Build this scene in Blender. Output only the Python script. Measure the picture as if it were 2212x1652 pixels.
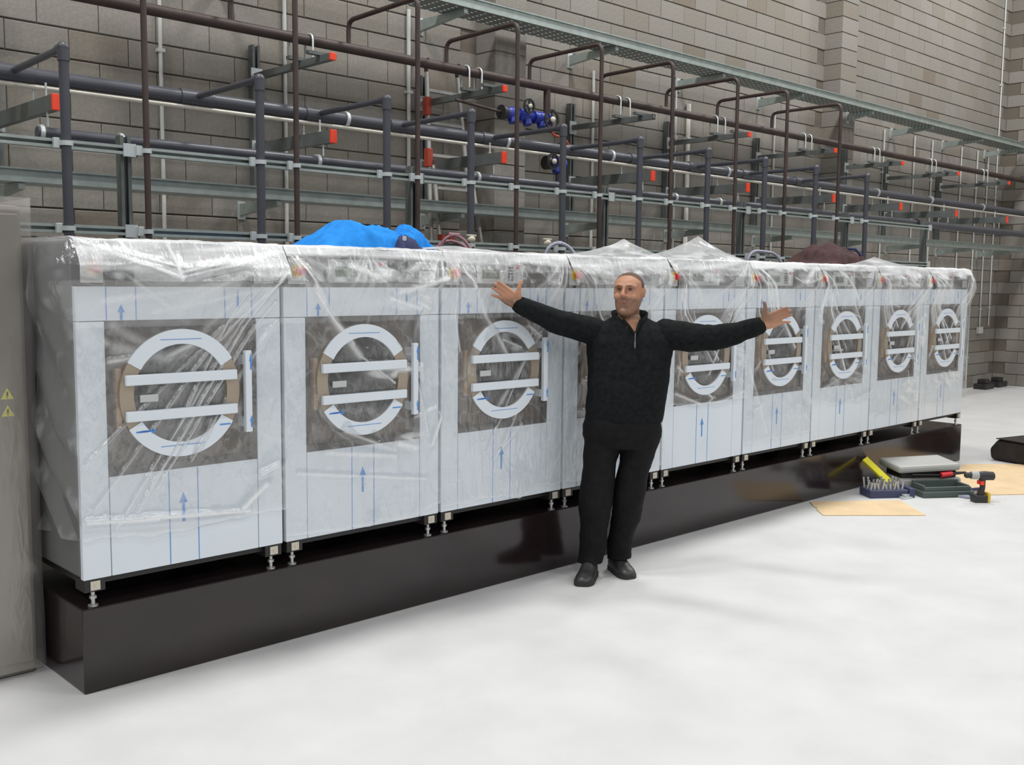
import bpy, bmesh, math, random
import numpy as np
from mathutils import Vector, Matrix

for o in list(bpy.data.objects):
    bpy.data.objects.remove(o, do_unlink=True)
scene = bpy.context.scene
C = scene.collection
random.seed(7)
PI = math.pi

# ------------------------------------------------------------------ camera
CAM = Vector((-1.498, -4.014, 1.66))
FPX, PITCH, YAW, ROLL = 2210.4, 0.0988, 0.7629, 0.0097
fw = Vector((math.sin(YAW)*math.cos(PITCH), math.cos(YAW)*math.cos(PITCH), -math.sin(PITCH)))
r0 = Vector((math.cos(YAW), -math.sin(YAW), 0)); u0 = r0.cross(fw)
RT = r0*math.cos(ROLL) + u0*math.sin(ROLL); UP = RT.cross(fw)
cd = bpy.data.cameras.new('camera'); cam = bpy.data.objects.new('camera', cd); C.objects.link(cam)
cd.sensor_width = 36.0; cd.lens = FPX/2212*36.0; cd.clip_end = 200
cam.matrix_world = Matrix(((RT.x, UP.x, -fw.x, CAM.x), (RT.y, UP.y, -fw.y, CAM.y), (RT.z, UP.z, -fw.z, CAM.z), (0, 0, 0, 1)))
scene.camera = cam

# ------------------------------------------------------------------ light
vs = scene.view_settings
vs.view_transform = 'Standard'; vs.look = 'None'; vs.gamma = 1.0; vs.use_curve_mapping = False
vs.exposure = 0.0
world = bpy.data.worlds.new('hall_air'); scene.world = world; world.use_nodes = True
bg = world.node_tree.nodes['Background']; bg.inputs[0].default_value = (0.93, 0.97, 1.0, 1); bg.inputs[1].default_value = 0.20
def lamp(x, y, z, power, size=1.0):
    l = bpy.data.lights.new('high_bay_lamp', 'AREA'); l.shape = 'DISK'; l.size = size; l.energy = power
    l.color = (1.0, 1.0, 0.985)
    o = bpy.data.objects.new('high_bay_lamp', l); C.objects.link(o); o.location = (x, y, z)
for x in (-4.0, 0.5, 5.0, 9.5, 14.0):
    lamp(x, 0.45, 8.0, 205)
for x in (-6.0, -1.0, 4.0, 9.0, 14.0):
    lamp(x, -5.5, 8.0, 90)
    lamp(x, -11.5, 8.0, 165)

# ------------------------------------------------------------------ materials
def new_mat(name):
    m = bpy.data.materials.new(name); m.use_nodes = True
    nt = m.node_tree; b = nt.nodes['Principled BSDF']
    return m, nt, b
def M(name, col, rough=0.5, metal=0.0, var=0.0, scale=8.0, bump=0.0, bscale=None, spec=None, stretch=None):
    m, nt, b = new_mat(name)
    b.inputs['Base Color'].default_value = (*col, 1); b.inputs['Roughness'].default_value = rough
    b.inputs['Metallic'].default_value = metal
    if spec is not None: b.inputs['Specular IOR Level'].default_value = spec
    if var or bump:
        tc = nt.nodes.new('ShaderNodeTexCoord'); src = tc.outputs['Object']
        if stretch:
            mp = nt.nodes.new('ShaderNodeMapping'); mp.inputs['Scale'].default_value = stretch
            nt.links.new(src, mp.inputs[0]); src = mp.outputs[0]
    if var:
        n = nt.nodes.new('ShaderNodeTexNoise'); n.inputs['Scale'].default_value = scale; n.inputs['Detail'].default_value = 5
        nt.links.new(src, n.inputs['Vector'])
        cr = nt.nodes.new('ShaderNodeValToRGB'); e = cr.color_ramp.elements
        e[0].position = 0.3; e[1].position = 0.7
        e[0].color = (*[c*(1-var) for c in col], 1); e[1].color = (*[min(1, c*(1+var)) for c in col], 1)
        nt.links.new(n.outputs[0], cr.inputs[0]); nt.links.new(cr.outputs[0], b.inputs['Base Color'])
    if bump:
        n2 = nt.nodes.new('ShaderNodeTexNoise'); n2.inputs['Scale'].default_value = bscale or scale*4; n2.inputs['Detail'].default_value = 4
        nt.links.new(src, n2.inputs['Vector'])
        bp = nt.nodes.new('ShaderNodeBump'); bp.inputs['Strength'].default_value = bump; bp.inputs['Distance'].default_value = 0.01
        nt.links.new(n2.outputs[0], bp.inputs['Height']); nt.links.new(bp.outputs[0], b.inputs['Normal'])
    return m
def block_mat(name, per_island):
    m, nt, b = new_mat(name)
    b.inputs['Roughness'].default_value = 0.9; b.inputs['Specular IOR Level'].default_value = 0.2
    if per_island:
        g = nt.nodes.new('ShaderNodeNewGeometry'); rnd = g.outputs['Random Per Island']
    else:
        g = nt.nodes.new('ShaderNodeObjectInfo'); rnd = g.outputs['Random']
    cr = nt.nodes.new('ShaderNodeValToRGB'); cr.color_ramp.interpolation = 'LINEAR'
    els = cr.color_ramp.elements
    els[0].position = 0.0; els[0].color = (0.210, 0.168, 0.118, 1)
    els[1].position = 0.06; els[1].color = (0.262, 0.230, 0.186, 1)
    for p, c in ((0.35, (0.276, 0.250, 0.212)), (0.7, (0.290, 0.263, 0.228)), (1.0, (0.305, 0.279, 0.246))):
        e = els.new(p); e.color = (*c, 1)
    nt.links.new(rnd, cr.inputs[0])
    tc = nt.nodes.new('ShaderNodeTexCoord')
    n = nt.nodes.new('ShaderNodeTexNoise'); n.inputs['Scale'].default_value = 45; n.inputs['Detail'].default_value = 6
    nt.links.new(tc.outputs['Object'], n.inputs['Vector'])
    mx = nt.nodes.new('ShaderNodeMix'); mx.data_type = 'RGBA'; mx.blend_type = 'MULTIPLY'; mx.inputs['Factor'].default_value = 0.45
    nt.links.new(cr.outputs[0], mx.inputs[6]); nt.links.new(n.outputs[0], mx.inputs[7])
    bc = nt.nodes.new('ShaderNodeBrightContrast'); bc.inputs[1].default_value = 0.05
    nt.links.new(mx.outputs[2], bc.inputs[0]); nt.links.new(bc.outputs[0], b.inputs['Base Color'])
    bp = nt.nodes.new('ShaderNodeBump'); bp.inputs['Strength'].default_value = 0.5; bp.inputs['Distance'].default_value = 0.004
    nt.links.new(n.outputs[0], bp.inputs['Height']); nt.links.new(bp.outputs[0], b.inputs['Normal'])
    return m
def film_mat(name, tint=(0.96, 0.97, 0.985), base=0.085, haze=0.95, bump=0.6):
    m = bpy.data.materials.new(name); m.use_nodes = True; nt = m.node_tree
    for n in list(nt.nodes): nt.nodes.remove(n)
    out = nt.nodes.new('ShaderNodeOutputMaterial')
    tr = nt.nodes.new('ShaderNodeBsdfTransparent'); tr.inputs[0].default_value = (0.985, 0.99, 0.99, 1)
    di = nt.nodes.new('ShaderNodeBsdfDiffuse'); di.inputs[0].default_value = (*tint, 1)
    tl = nt.nodes.new('ShaderNodeBsdfTranslucent'); tl.inputs[0].default_value = (*tint, 1)
    gl = nt.nodes.new('ShaderNodeBsdfGlossy'); gl.inputs['Roughness'].default_value = 0.2
    at = nt.nodes.new('ShaderNodeAttribute'); at.attribute_name = 'crease'
    ma = nt.nodes.new('ShaderNodeMath'); ma.operation = 'MULTIPLY_ADD'; ma.use_clamp = True
    ma.inputs[1].default_value = haze; ma.inputs[2].default_value = base
    nt.links.new(at.outputs['Fac'], ma.inputs[0])
    tc = nt.nodes.new('ShaderNodeTexCoord')
    mp = nt.nodes.new('ShaderNodeMapping'); mp.inputs['Rotation'].default_value = (0, 0.6, 0); mp.inputs['Scale'].default_value = (26, 8, 7)
    nt.links.new(tc.outputs['Object'], mp.inputs[0])
    n = nt.nodes.new('ShaderNodeTexNoise'); n.inputs['Scale'].default_value = 1.0; n.inputs['Detail'].default_value = 5; n.inputs['Distortion'].default_value = 0.8
    nt.links.new(mp.outputs[0], n.inputs['Vector'])
    bp = nt.nodes.new('ShaderNodeBump'); bp.inputs['Strength'].default_value = bump; bp.inputs['Distance'].default_value = 0.02
    nt.links.new(n.outputs[0], bp.inputs['Height'])
    nt.links.new(bp.outputs[0], gl.inputs['Normal']); nt.links.new(bp.outputs[0], di.inputs['Normal'])
    m1 = nt.nodes.new('ShaderNodeMixShader'); m1.inputs[0].default_value = 0.15
    nt.links.new(di.outputs[0], m1.inputs[1]); nt.links.new(tl.outputs[0], m1.inputs[2])
    m2 = nt.nodes.new('ShaderNodeMixShader')
    nt.links.new(ma.outputs[0], m2.inputs[0]); nt.links.new(tr.outputs[0], m2.inputs[1]); nt.links.new(m1.outputs[0], m2.inputs[2])
    m3 = nt.nodes.new('ShaderNodeMixShader'); m3.inputs[0].default_value = 0.15
    nt.links.new(m2.outputs[0], m3.inputs[1]); nt.links.new(gl.outputs[0], m3.inputs[2])
    nt.links.new(m3.outputs[0], out.inputs[0])
    return m

MAT = dict(
    floor=M('pale_concrete', (0.645, 0.64, 0.637), 0.55, var=0.055, scale=2.6, bump=0.08, bscale=60, spec=0.35),
    mortar=M('mortar', (0.16, 0.138, 0.112), 0.95),
    plinth=M('black_gloss_paint', (0.020, 0.013, 0.014), 0.13, var=0.3, scale=3, bump=0.05, bscale=9, spec=0.55),
    white=M('white_film_on_steel', (0.765, 0.825, 0.885), 0.42, var=0.02, scale=3),
    grey=M('grey_painted_side', (0.15, 0.15, 0.15), 0.5),
    black=M('black_steel', (0.018, 0.016, 0.016), 0.45),
    panel=M('dark_control_panel', (0.085, 0.078, 0.072), 0.3),
    steel=M('brushed_steel_door_surround', (0.42, 0.285, 0.175), 0.35, metal=0.15, var=0.2, scale=3, stretch=(1, 1, 6)),
    tan=M('bare_steel_ring', (0.44, 0.37, 0.29), 0.35, metal=0.4),
    recess=M('dark_recess', (0.05, 0.042, 0.036), 0.4),
    glass=M('dark_door_glass', (0.035, 0.030, 0.028), 0.08, spec=0.6),
    plate=M('pale_grey_plate', (0.55, 0.56, 0.56), 0.4),
    plate2=M('mid_grey_plate', (0.33, 0.335, 0.33), 0.4),
    screen=M('green_lcd', (0.13, 0.16, 0.10), 0.25),
    key=M('dark_keys', (0.10, 0.105, 0.11), 0.4),
    yellow=M('safety_yellow', (0.80, 0.58, 0.03), 0.4),
    red=M('safety_red', (0.78, 0.035, 0.05), 0.35),
    blueprint=M('blue_film_print', (0.10, 0.30, 0.72), 0.5),
    seam=M('seam_shadow_gap', (0.16, 0.17, 0.18), 0.7),
    cream=M('cream_plate', (0.62, 0.57, 0.47), 0.5),
    zinc=M('zinc_bolt', (0.55, 0.55, 0.54), 0.35, metal=0.6),
    rust=M('rusty_steel_pipe', (0.042, 0.025, 0.021), 0.55, var=0.35, scale=5),
    pvc=M('dark_grey_pvc_pipe', (0.062, 0.064, 0.078), 0.38),
    galv=M('galvanised_steel', (0.37, 0.42, 0.40), 0.45, metal=0.45, var=0.12, scale=14),
    strut=M('dull_galvanised_channel', (0.15, 0.165, 0.16), 0.5, metal=0.35, var=0.15, scale=10),
    slot=M('slot_shadow', (0.02, 0.02, 0.02), 0.8),
    clamp=M('bright_zinc_clamp', (0.62, 0.66, 0.66), 0.35, metal=0.4),
    cap=M('orange_end_cap', (0.85, 0.06, 0.02), 0.5),
    copper=M('cream_conduit_pipe', (0.62, 0.58, 0.51), 0.35, metal=0.2),
    conduit=M('pale_wall_conduit', (0.60, 0.60, 0.57), 0.5),
    conduit2=M('white_wall_pipe', (0.85, 0.83, 0.75), 0.5),
    valve=M('blue_valve_body', (0.018, 0.035, 0.30), 0.4),
    wheel=M('black_handwheel', (0.02, 0.02, 0.02), 0.5),
    alu=M('aluminium', (0.50, 0.49, 0.47), 0.4, metal=0.4),
    orange=M('faded_red_plastic', (0.45, 0.07, 0.04), 0.5),
    hose_pink=M('mauve_hose', (0.28, 0.13, 0.16), 0.4), hose_grey=M('grey_blue_hose', (0.33, 0.34, 0.42), 0.4),
    jacket=M('blue_fleece', (0.03, 0.26, 0.74), 0.95, var=0.15, scale=18, bump=0.2, bscale=150, spec=0.1),
    navy=M('navy_lining', (0.02, 0.025, 0.09), 0.8), brownj=M('dark_brown_jacket', (0.055, 0.022, 0.022), 0.9, var=0.35, scale=14, bump=0.5, bscale=40),
    beige=M('beige_cabinet_paint', (0.22, 0.195, 0.165), 0.45), warn=M('warning_yellow', (0.72, 0.66, 0.06), 0.5),
    board=M('hardboard_sheet', (0.74, 0.55, 0.33), 0.7, var=0.08, scale=5),
    bag=M('black_canvas', (0.022, 0.016, 0.015), 0.85, var=0.3, scale=20, bump=0.4, bscale=60),
    lvl=M('yellow_aluminium', (0.90, 0.80, 0.02), 0.4), bits=M('blue_bit_box', (0.045, 0.05, 0.11), 0.5),
    case=M('grey_tool_case', (0.42, 0.42, 0.40), 0.5), casedark=M('green_grey_case_tray', (0.07, 0.095, 0.085), 0.5),
    drillblack=M('black_rubber', (0.03, 0.028, 0.028), 0.5), drillyellow=M('drill_yellow', (0.75, 0.50, 0.03), 0.45),
    sweater=M('charcoal_fleece', (0.0125, 0.0140, 0.0148), 0.95, var=0.3, scale=40, bump=0.35, bscale=140, spec=0.12),
    trousers=M('black_trousers', (0.0075, 0.0075, 0.0085), 0.8, var=0.25, scale=25, bump=0.3, bscale=60, spec=0.2),
    shoe=M('dusty_black_leather', (0.035, 0.034, 0.034), 0.4, var=0.5, scale=14), sole=M('black_sole', (0.03, 0.027, 0.025), 0.7),
    hair=M('cropped_grey_brown_hair', (0.12, 0.072, 0.052), 0.9, bump=0.4, bscale=200),
    eye=M('eye', (0.07, 0.05, 0.04), 0.15), zip=M('zip', (0.12, 0.13, 0.14), 0.4),
    perf=M('perforated_tray', (0.20, 0.215, 0.205), 0.5, metal=0.3),
    block=block_mat('concrete_block', False), blocks=block_mat('concrete_blocks', True),
    film=film_mat('clear_plastic_film'), film_dense=film_mat('milky_film', (0.85, 0.80, 0.74), base=0.12, haze=0.5, bump=0.1),
)

# ------------------------------------------------------------------ mesh helpers
class MB:
    def __init__(self): self.v = []; self.f = []; self.sm = []
    def add(self, vs, fs, smooth=False):
        b = len(self.v); self.v += [tuple(p) for p in vs]; self.f += [tuple(i+b for i in q) for q in fs]; self.sm += [smooth]*len(fs); return self
    def box(self, a, b, ch=0.0):
        x0, x1 = sorted((a[0], b[0])); y0, y1 = sorted((a[1], b[1])); z0, z1 = sorted((a[2], b[2]))
        if ch <= 0:
            v = [(x0,y0,z0),(x1,y0,z0),(x1,y1,z0),(x0,y1,z0),(x0,y0,z1),(x1,y0,z1),(x1,y1,z1),(x0,y1,z1)]
            return self.add(v, [(0,3,2,1),(4,5,6,7),(0,1,5,4),(1,2,6,5),(2,3,7,6),(3,0,4,7)])
        bm = bmesh.new(); bmesh.ops.create_cube(bm, size=1)
        for w in bm.verts: w.co = Vector(((x0+x1)/2+w.co.x*(x1-x0), (y0+y1)/2+w.co.y*(y1-y0), (z0+z1)/2+w.co.z*(z1-z0)))
        bmesh.ops.bevel(bm, geom=list(bm.edges), offset=ch, segments=2, affect='EDGES', profile=0.5)
        bm.verts.index_update()
        self.add([w.co[:] for w in bm.verts], [[w.index for w in q.verts] for q in bm.faces]); bm.free(); return self
    def tube(self, pts, r, n=12, caps=True, bend=0.0, bseg=5):
        pts = [Vector(p) for p in pts]
        if bend > 0:
            out = [pts[0]]
            for i in range(1, len(pts)-1):
                a = (pts[i-1]-pts[i]).normalized(); c = (pts[i+1]-pts[i]).normalized()
                p0 = pts[i]+a*bend; p1 = pts[i]+c*bend
                for k in range(bseg+1):
                    t = k/bseg; out.append(p0*(1-t)**2 + pts[i]*2*t*(1-t) + p1*t*t)
            out.append(pts[-1]); pts = out
        rs = r if isinstance(r, (list, tuple)) else [r]*len(pts)
        tang = []
        for i in range(len(pts)):
            a = pts[max(0, i-1)]; c = pts[min(len(pts)-1, i+1)]; tang.append((c-a).normalized())
        up = Vector((0, 0, 1)) if abs(tang[0].z) < 0.9 else Vector((1, 0, 0))
        s = tang[0].cross(up).normalized(); vs = []; fs = []
        for i, p in enumerate(pts):
            s = (s - tang[i]*s.dot(tang[i])).normalized(); q = tang[i].cross(s)
            for k in range(n):
                a = 2*PI*k/n; vs.append(p + (s*math.cos(a)+q*math.sin(a))*rs[i])
        for i in range(len(pts)-1):
            for k in range(n):
                fs.append((i*n+k, i*n+(k+1) % n, (i+1)*n+(k+1) % n, (i+1)*n+k))
        self.add(vs, fs, True)
        if caps:
            self.add(vs[:n], [tuple(range(n-1, -1, -1))]); self.add(vs[-n:], [tuple(range(n))])
        return self
    def ring(self, c, ro, ri, axis='y', d=0.02, n=48, a0=0, a1=2*PI, sq=1.0):
        # flat annulus with depth d, optionally only an arc
        full = abs(a1-a0-2*PI) < 1e-6; m = n if full else n+1; vs = []; fs = []
        for k in range(m):
            a = a0+(a1-a0)*k/n; ca, sa = math.cos(a), math.sin(a)
            for rr, dd in ((ro, 0), (ri, 0), (ri, d), (ro, d)):
                p = (rr*ca, dd, rr*sa*sq) if axis == 'y' else ((dd, rr*ca, rr*sa*sq) if axis == 'x' else (rr*ca, rr*sa*sq, dd))
                vs.append((c[0]+p[0], c[1]+p[1], c[2]+p[2]))
        for k in range(n):
            b = k*4; e = ((k+1) % m)*4
            for j in range(4): fs.append((b+j, b+(j+1) % 4, e+(j+1) % 4, e+j))
        if not full:
            fs.append((0, 1, 2, 3)); e = (m-1)*4; fs.append((e+3, e+2, e+1, e))
        return self.add(vs, fs)
    def disc(self, c, r, axis='y', d=0.02, n=32):
        return self.tube([c, (c[0]+(d if axis == 'x' else 0), c[1]+(d if axis == 'y' else 0), c[2]+(d if axis == 'z' else 0))], r, n)
    def prism(self, poly, axis, a, b):
        # polygon in the two other axes, extruded a..b on axis
        n = len(poly); vs = []
        for t in (a, b):
            for p in poly:
                vs.append((t, p[0], p[1]) if axis == 'x' else ((p[0], t, p[1]) if axis == 'y' else (p[0], p[1], t)))
        fs = [tuple(range(n)), tuple(range(2*n-1, n-1, -1))] + [(i, i+n, (i+1) % n+n, (i+1) % n) for i in range(n)]
        return self.add(vs, fs)
    def sphere(self, c, r, n=16, m=10):
        rx, ry, rz = r if isinstance(r, (tuple, list)) else (r, r, r); vs = []; fs = []
        for i in range(m+1):
            t = PI*i/m
            for k in range(n):
                a = 2*PI*k/n; vs.append((c[0]+rx*math.sin(t)*math.cos(a), c[1]+ry*math.sin(t)*math.sin(a), c[2]+rz*math.cos(t)))
        for i in range(m):
            for k in range(n): fs.append((i*n+k, (i+1)*n+k, (i+1)*n+(k+1) % n, i*n+(k+1) % n))
        return self.add(vs, fs, True)
    def mesh(self, name, mat):
        me = bpy.data.meshes.new(name); me.from_pydata(self.v, [], self.f); me.update()
        me.polygons.foreach_set('use_smooth', self.sm)
        bm = bmesh.new(); bm.from_mesh(me); bmesh.ops.remove_doubles(bm, verts=bm.verts, dist=1e-6); bmesh.ops.recalc_face_normals(bm, faces=bm.faces); bm.to_mesh(me); bm.free()
        if any(self.sm): me.set_sharp_from_angle(angle=math.radians(50))
        me.materials.append(MAT[mat]); return me
def link(name, me, parent=None, loc=None):
    o = bpy.data.objects.new(name, me); C.objects.link(o)
    if parent: o.parent = parent
    if loc: o.location = loc
    return o
def obj(name, mb, mat, parent=None, loc=None): return link(name, mb.mesh(name, mat), parent, loc)
def empty(name, loc=(0, 0, 0), rz=0.0):
    o = bpy.data.objects.new(name, None); C.objects.link(o); o.location = loc; o.rotation_euler = (0, 0, rz); o.empty_display_size = 0.1; return o
def tag(o, label=None, cat=None, group=None, kind=None):
    if label: o['label'] = label
    if cat: o['category'] = cat
    if group: o['group'] = group
    if kind: o['kind'] = kind
    return o
def dup(root, loc=None):
    r = root.copy(); C.objects.link(r)
    if loc: r.location = loc
    for ch in list(root.children):
        c = ch.copy(); C.objects.link(c); c.parent = r
        for g in list(ch.children):
            d = g.copy(); C.objects.link(d); d.parent = c
    return r
def project(p):
    d = Vector(p)-CAM; z = d.dot(fw); return 1106+FPX*d.dot(RT)/z, 826-FPX*d.dot(UP)/z, z
def vnoise(x, y, seed=0):
    xi = np.floor(x).astype(np.int64); yi = np.floor(y).astype(np.int64); fx = x-xi; fy = y-yi
    fx = fx*fx*(3-2*fx); fy = fy*fy*(3-2*fy)
    def h(a, b):
        n = (a*374761393 + b*668265263 + seed*982451653) & 0x7fffffff
        n = ((n ^ (n >> 13))*1274126177) & 0x7fffffff
        return ((n ^ (n >> 16)) & 0xffff)/65535.0
    return (h(xi, yi)*(1-fx)+h(xi+1, yi)*fx)*(1-fy)+(h(xi, yi+1)*(1-fx)+h(xi+1, yi+1)*fx)*fy
def fbm(x, y, seed=0, o=4):
    t = 0; a = 0.5
    for k in range(o): t = t+a*vnoise(x*2**k, y*2**k, seed+k*17); a *= 0.5
    return t

# ------------------------------------------------------------------ setting
WY, XE = 2.85, 16.3
CH, BL = 0.1908, 0.3905
tag(obj('floor', MB().box((-14, -16, -0.2), (22, WY+0.3, 0)), 'floor'), kind='structure')
wall = tag(obj('wall_back', MB().box((-3, WY+0.012, 0), (XE+0.3, WY+0.3, 7.05)), 'mortar'), kind='structure')
endw = tag(obj('wall_right', MB().box((XE+0.012, -7, 0), (XE+0.3, WY+0.012, 7.05)), 'mortar'), kind='structure')
JH, JV = 0.010, 0.005
def block_mesh(l, h, d, ch=0.004):
    # a block face with slightly worn arrises, centre of its front face at the origin, front to -y
    x, z = l/2, h/2
    v = [(-x, d, -z), (x, d, -z), (x, d, z), (-x, d, z), (-x, ch, -z), (x, ch, -z), (x, ch, z), (-x, ch, z), (-x+ch, 0, -z+ch), (x-ch, 0, -z+ch), (x-ch, 0, z-ch), (-x+ch, 0, z-ch)]
    f = [(0, 1, 5, 4), (1, 2, 6, 5), (2, 3, 7, 6), (3, 0, 4, 7), (4, 5, 9, 8), (5, 6, 10, 9), (6, 7, 11, 10), (7, 4, 8, 11), (8, 9, 10, 11)]
    return v, f
bv, bf = block_mesh(BL-JV, CH-JH, 0.03)
bme = bpy.data.meshes.new('block'); bme.from_pydata(bv, [], bf); bme.update(); bme.materials.append(MAT['block'])
PILS = ((4.60, 4.97), (10.44, 10.83))
cells = []
for row in range(36):
    z = (row+0.5)*CH; off = 0.5*BL if row % 2 else 0.0
    for k in range(-8, 43):
        x = k*BL+off+0.12
        if x < -2.9 or x > XE-0.1: continue
        if any(a-0.15 < x < b+0.15 and a < x < b for a, b in PILS): continue
        cells.append((x, z))
def area(x, z):
    u0_, v0_, d0 = project((x-BL/2, WY, z)); u1_, v1_, d1 = project((x+BL/2, WY, z))
    if d0 < 0.5: return -1
    uc, vc = (u0_+u1_)/2, (v0_+v1_)/2
    if uc < 40 or uc > 2190 or vc < 4 or vc > 1650: return -1
    if z < 1.98 and x < 11.5: return -1                      # behind the machines
    return (u1_-u0_)*CH*FPX/d0
ranked = sorted(cells, key=lambda c: -area(*c)); near = [c for c in ranked[:280] if area(*c) > 0]; nearset = set(near)
for x, z in near:
    o = link('block', bme, wall, (x, WY-random.uniform(0, 0.004), z))
mb = MB()
for c in cells:
    if c in nearset: continue
    j = random.uniform(0, 0.004)
    mb.add([(p[0]+c[0], p[1]+WY-j, p[2]+c[1]) for p in bv], bf)
me = bpy.data.meshes.new('far_blocks'); me.from_pydata(mb.v, [], mb.f); me.update(); me.materials.append(MAT['blocks'])
tag(link('far_blocks', me, wall), kind='stuff')
# end wall blocks
bv2 = [(p[1], -p[0], p[2]) for p in bv]
be = bpy.data.meshes.new('block'); be.from_pydata(bv2, [], bf); be.update(); be.materials.append(MAT['block'])
mb = MB()
for row in range(36):
    z = (row+0.5)*CH; off = 0.5*BL if row % 2 else 0.0
    for k in range(0, 24):
        y = WY-0.2-k*BL-off
        if y < -6.8: continue
        if y > 2.0: link('block', be, endw, (XE-random.uniform(0, 0.003), y, z))
        else: mb.add([(p[0]+XE, p[1]+y, p[2]+z) for p in bv2], bf)
me = bpy.data.meshes.new('far_blocks'); me.from_pydata(mb.v, [], mb.f); me.update(); me.materials.append(MAT['blocks'])
tag(link('far_blocks', me, endw), kind='stuff')
# pilasters: one block per course
for a, b in PILS:
    p = obj('pilaster', MB().box((a+0.008, WY-0.232, 0), (b-0.008, WY+0.02, 7.05)), 'mortar', wall)
    m2 = MB().box((-(b-a)/2, 0, -CH/2+JH/2), ((b-a)/2, 0.25, CH/2-JH/2), 0.004).mesh('block', 'block')
    for row in range(36):
        link('block', m2, p, ((a+b)/2, WY-0.24, (row+0.5)*CH))

# ------------------------------------------------------------------ plinth
P = 0.9154; ZB, ZW, ZT, ZP = 0.4634, 1.626, 1.80, 0.348
pl = MB().box((0.0, 0.0, 0), (9*P+0.02, 1.05, ZP), 0.006)
tag(obj('machine_plinth', pl, 'plinth'), 'long glossy black plinth under the row of washing machines', 'plinth')

# ------------------------------------------------------------------ washing machines
W = 0.905
def arrow_up(mb, x, z0, z1, y, w=0.030, s=0.010):
    hh = min(0.045, (z1-z0)*0.5)
    mb.prism([(x-s/2, z0), (x+s/2, z0), (x+s/2, z1-hh), (x+w/2, z1-hh), (x, z1), (x-w/2, z1-hh), (x-s/2, z1-hh)], 'y', y, y+0.0012)
def make_machine():
    t = empty('washing_machine')
    # casing
    body = MB(); body.box((0, 0.02, ZB+0.005), (W, 1.0, ZT), 0.012)
    obj('casing', body, 'grey', t)
    lip = MB().box((0.006, -0.002, 1.772), (W-0.006, 0.06, ZT-0.002), 0.006); obj('top_rail', lip, 'plate2', t)
    RX0, RX1, RZ0, RZ1 = 0.117, 0.780, 0.868, 1.484
    obj('upper_front_panel', MB().box((0.004, 0, 1.489), (W-0.004, 0.03, ZW-0.002), 0.003), 'white', t)
    obj('side_strip', MB().box((0.004, 0, ZB), (RX0-0.001, 0.03, 1.486), 0.003), 'white', t)
    obj('side_strip', MB().box((RX1+0.001, 0, ZB), (W-0.004, 0.03, 1.486), 0.003), 'white', t)
    obj('lower_front_panel', MB().box((RX0+0.002, 0, ZB), (RX1-0.002, 0.03, RZ0-0.002), 0.003), 'white', t)
    # control panel
    cp = obj('control_panel', MB().box((0.004, -0.001, ZW), (W-0.004, 0.03, 1.771), 0.003), 'panel', t)
    dp = obj('display_plate', MB().box((0.240, -0.004, 1.644), (0.578, 0, 1.753), 0.002), 'plate', t)
    obj('screen', MB().box((0.277, -0.0055, 1.672), (0.400, -0.003, 1.719)), 'screen', dp)
    for zz in range(5):
        for xx in range(2):
            obj('key', MB().box((0.462+xx*0.022, -0.007, 1.660+zz*0.016), (0.479+xx*0.022, -0.003, 1.671+zz*0.016)), 'key', dp)
    obj('stop_key', MB().disc((0.533, -0.008, 1.735), 0.011, 'y', 0.006, 16), 'red', dp)
    obj('info_label', MB().box((0.70, -0.004, 1.712), (0.785, 0, 1.752)), 'plate2', t)
    obj('info_label', MB().box((0.792, -0.004, 1.712), (0.873, 0, 1.752)), 'plate', t)
    gl = obj('vent_label', MB().box((0.772, -0.004, 1.640), (0.868, 0, 1.704)), 'plate', t)
    g = MB()
    for k in range(6): g.box((0.780, -0.005, 1.648+k*0.009), (0.860, -0.0035, 1.651+k*0.009))
    obj('vent_lines', g, 'plate2', gl)
    # emergency stop
    ep = obj('emergency_stop', MB().box((0.026, -0.010, 1.638), (0.114, 0, 1.754), 0.003), 'plate', t)
    obj('yellow_ring', MB().disc((0.070, -0.020, 1.697), 0.028, 'y', 0.012, 28), 'yellow', ep)
    bt = MB().disc((0.070, -0.034, 1.697), 0.013, 'y', 0.016, 20); bt.disc((0.070, -0.050, 1.697), 0.021, 'y', 0.017, 24)
    obj('red_button', bt, 'red', ep)
    # door surround: shallow tray with a dark border
    sr = MB(); sr.box((RX0, 0.020, RZ0), (RX1, 0.036, RZ1))
    ds = obj('door_surround', sr, 'steel', t)
    fr = MB(); e = 0.022
    fr.box((RX0, 0.004, RZ1-e), (RX1, 0.03, RZ1)); fr.box((RX0, 0.004, RZ0), (RX1, 0.03, RZ0+e*1.25))
    fr.box((RX0, 0.004, RZ0+e*1.25), (RX0+e*0.7, 0.03, RZ1-e)); fr.box((RX1-e*1.6, 0.004, RZ0+e*1.25), (RX1, 0.03, RZ1-e))
    obj('surround_border', fr, 'recess', ds)
    # door
    cx, cz = 0.418, 1.187; RO, RI = 0.264, 0.204
    a = math.asin(0.135/RO)
    dr = obj('door', MB().ring((cx, -0.030, cz), RO-0.002, RI, 'y', 0.055, 64), 'tan', t)
    obj('ring_film', MB().ring((cx, -0.034, cz), RO, RI-0.001, 'y', 0.010, 40, a, PI-a), 'white', dr)
    obj('ring_film', MB().ring((cx, -0.034, cz), RO, RI-0.001, 'y', 0.010, 40, PI+a, 2*PI-a), 'white', dr)
    bowl = MB(); n = 40; vs = []; fs = []; prof = [(RI, -0.005), (0.17, 0.0), (0.155, -0.008), (0.10, -0.012), (0.0005, -0.014)]
    for r, y in prof:
        for k in range(n): vs.append((cx+r*math.cos(2*PI*k/n), y, cz+r*math.sin(2*PI*k/n)))
    for i in range(len(prof)-1):
        for k in range(n): fs.append((i*n+k, i*n+(k+1) % n, (i+1)*n+(k+1) % n, (i+1)*n+k))
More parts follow.
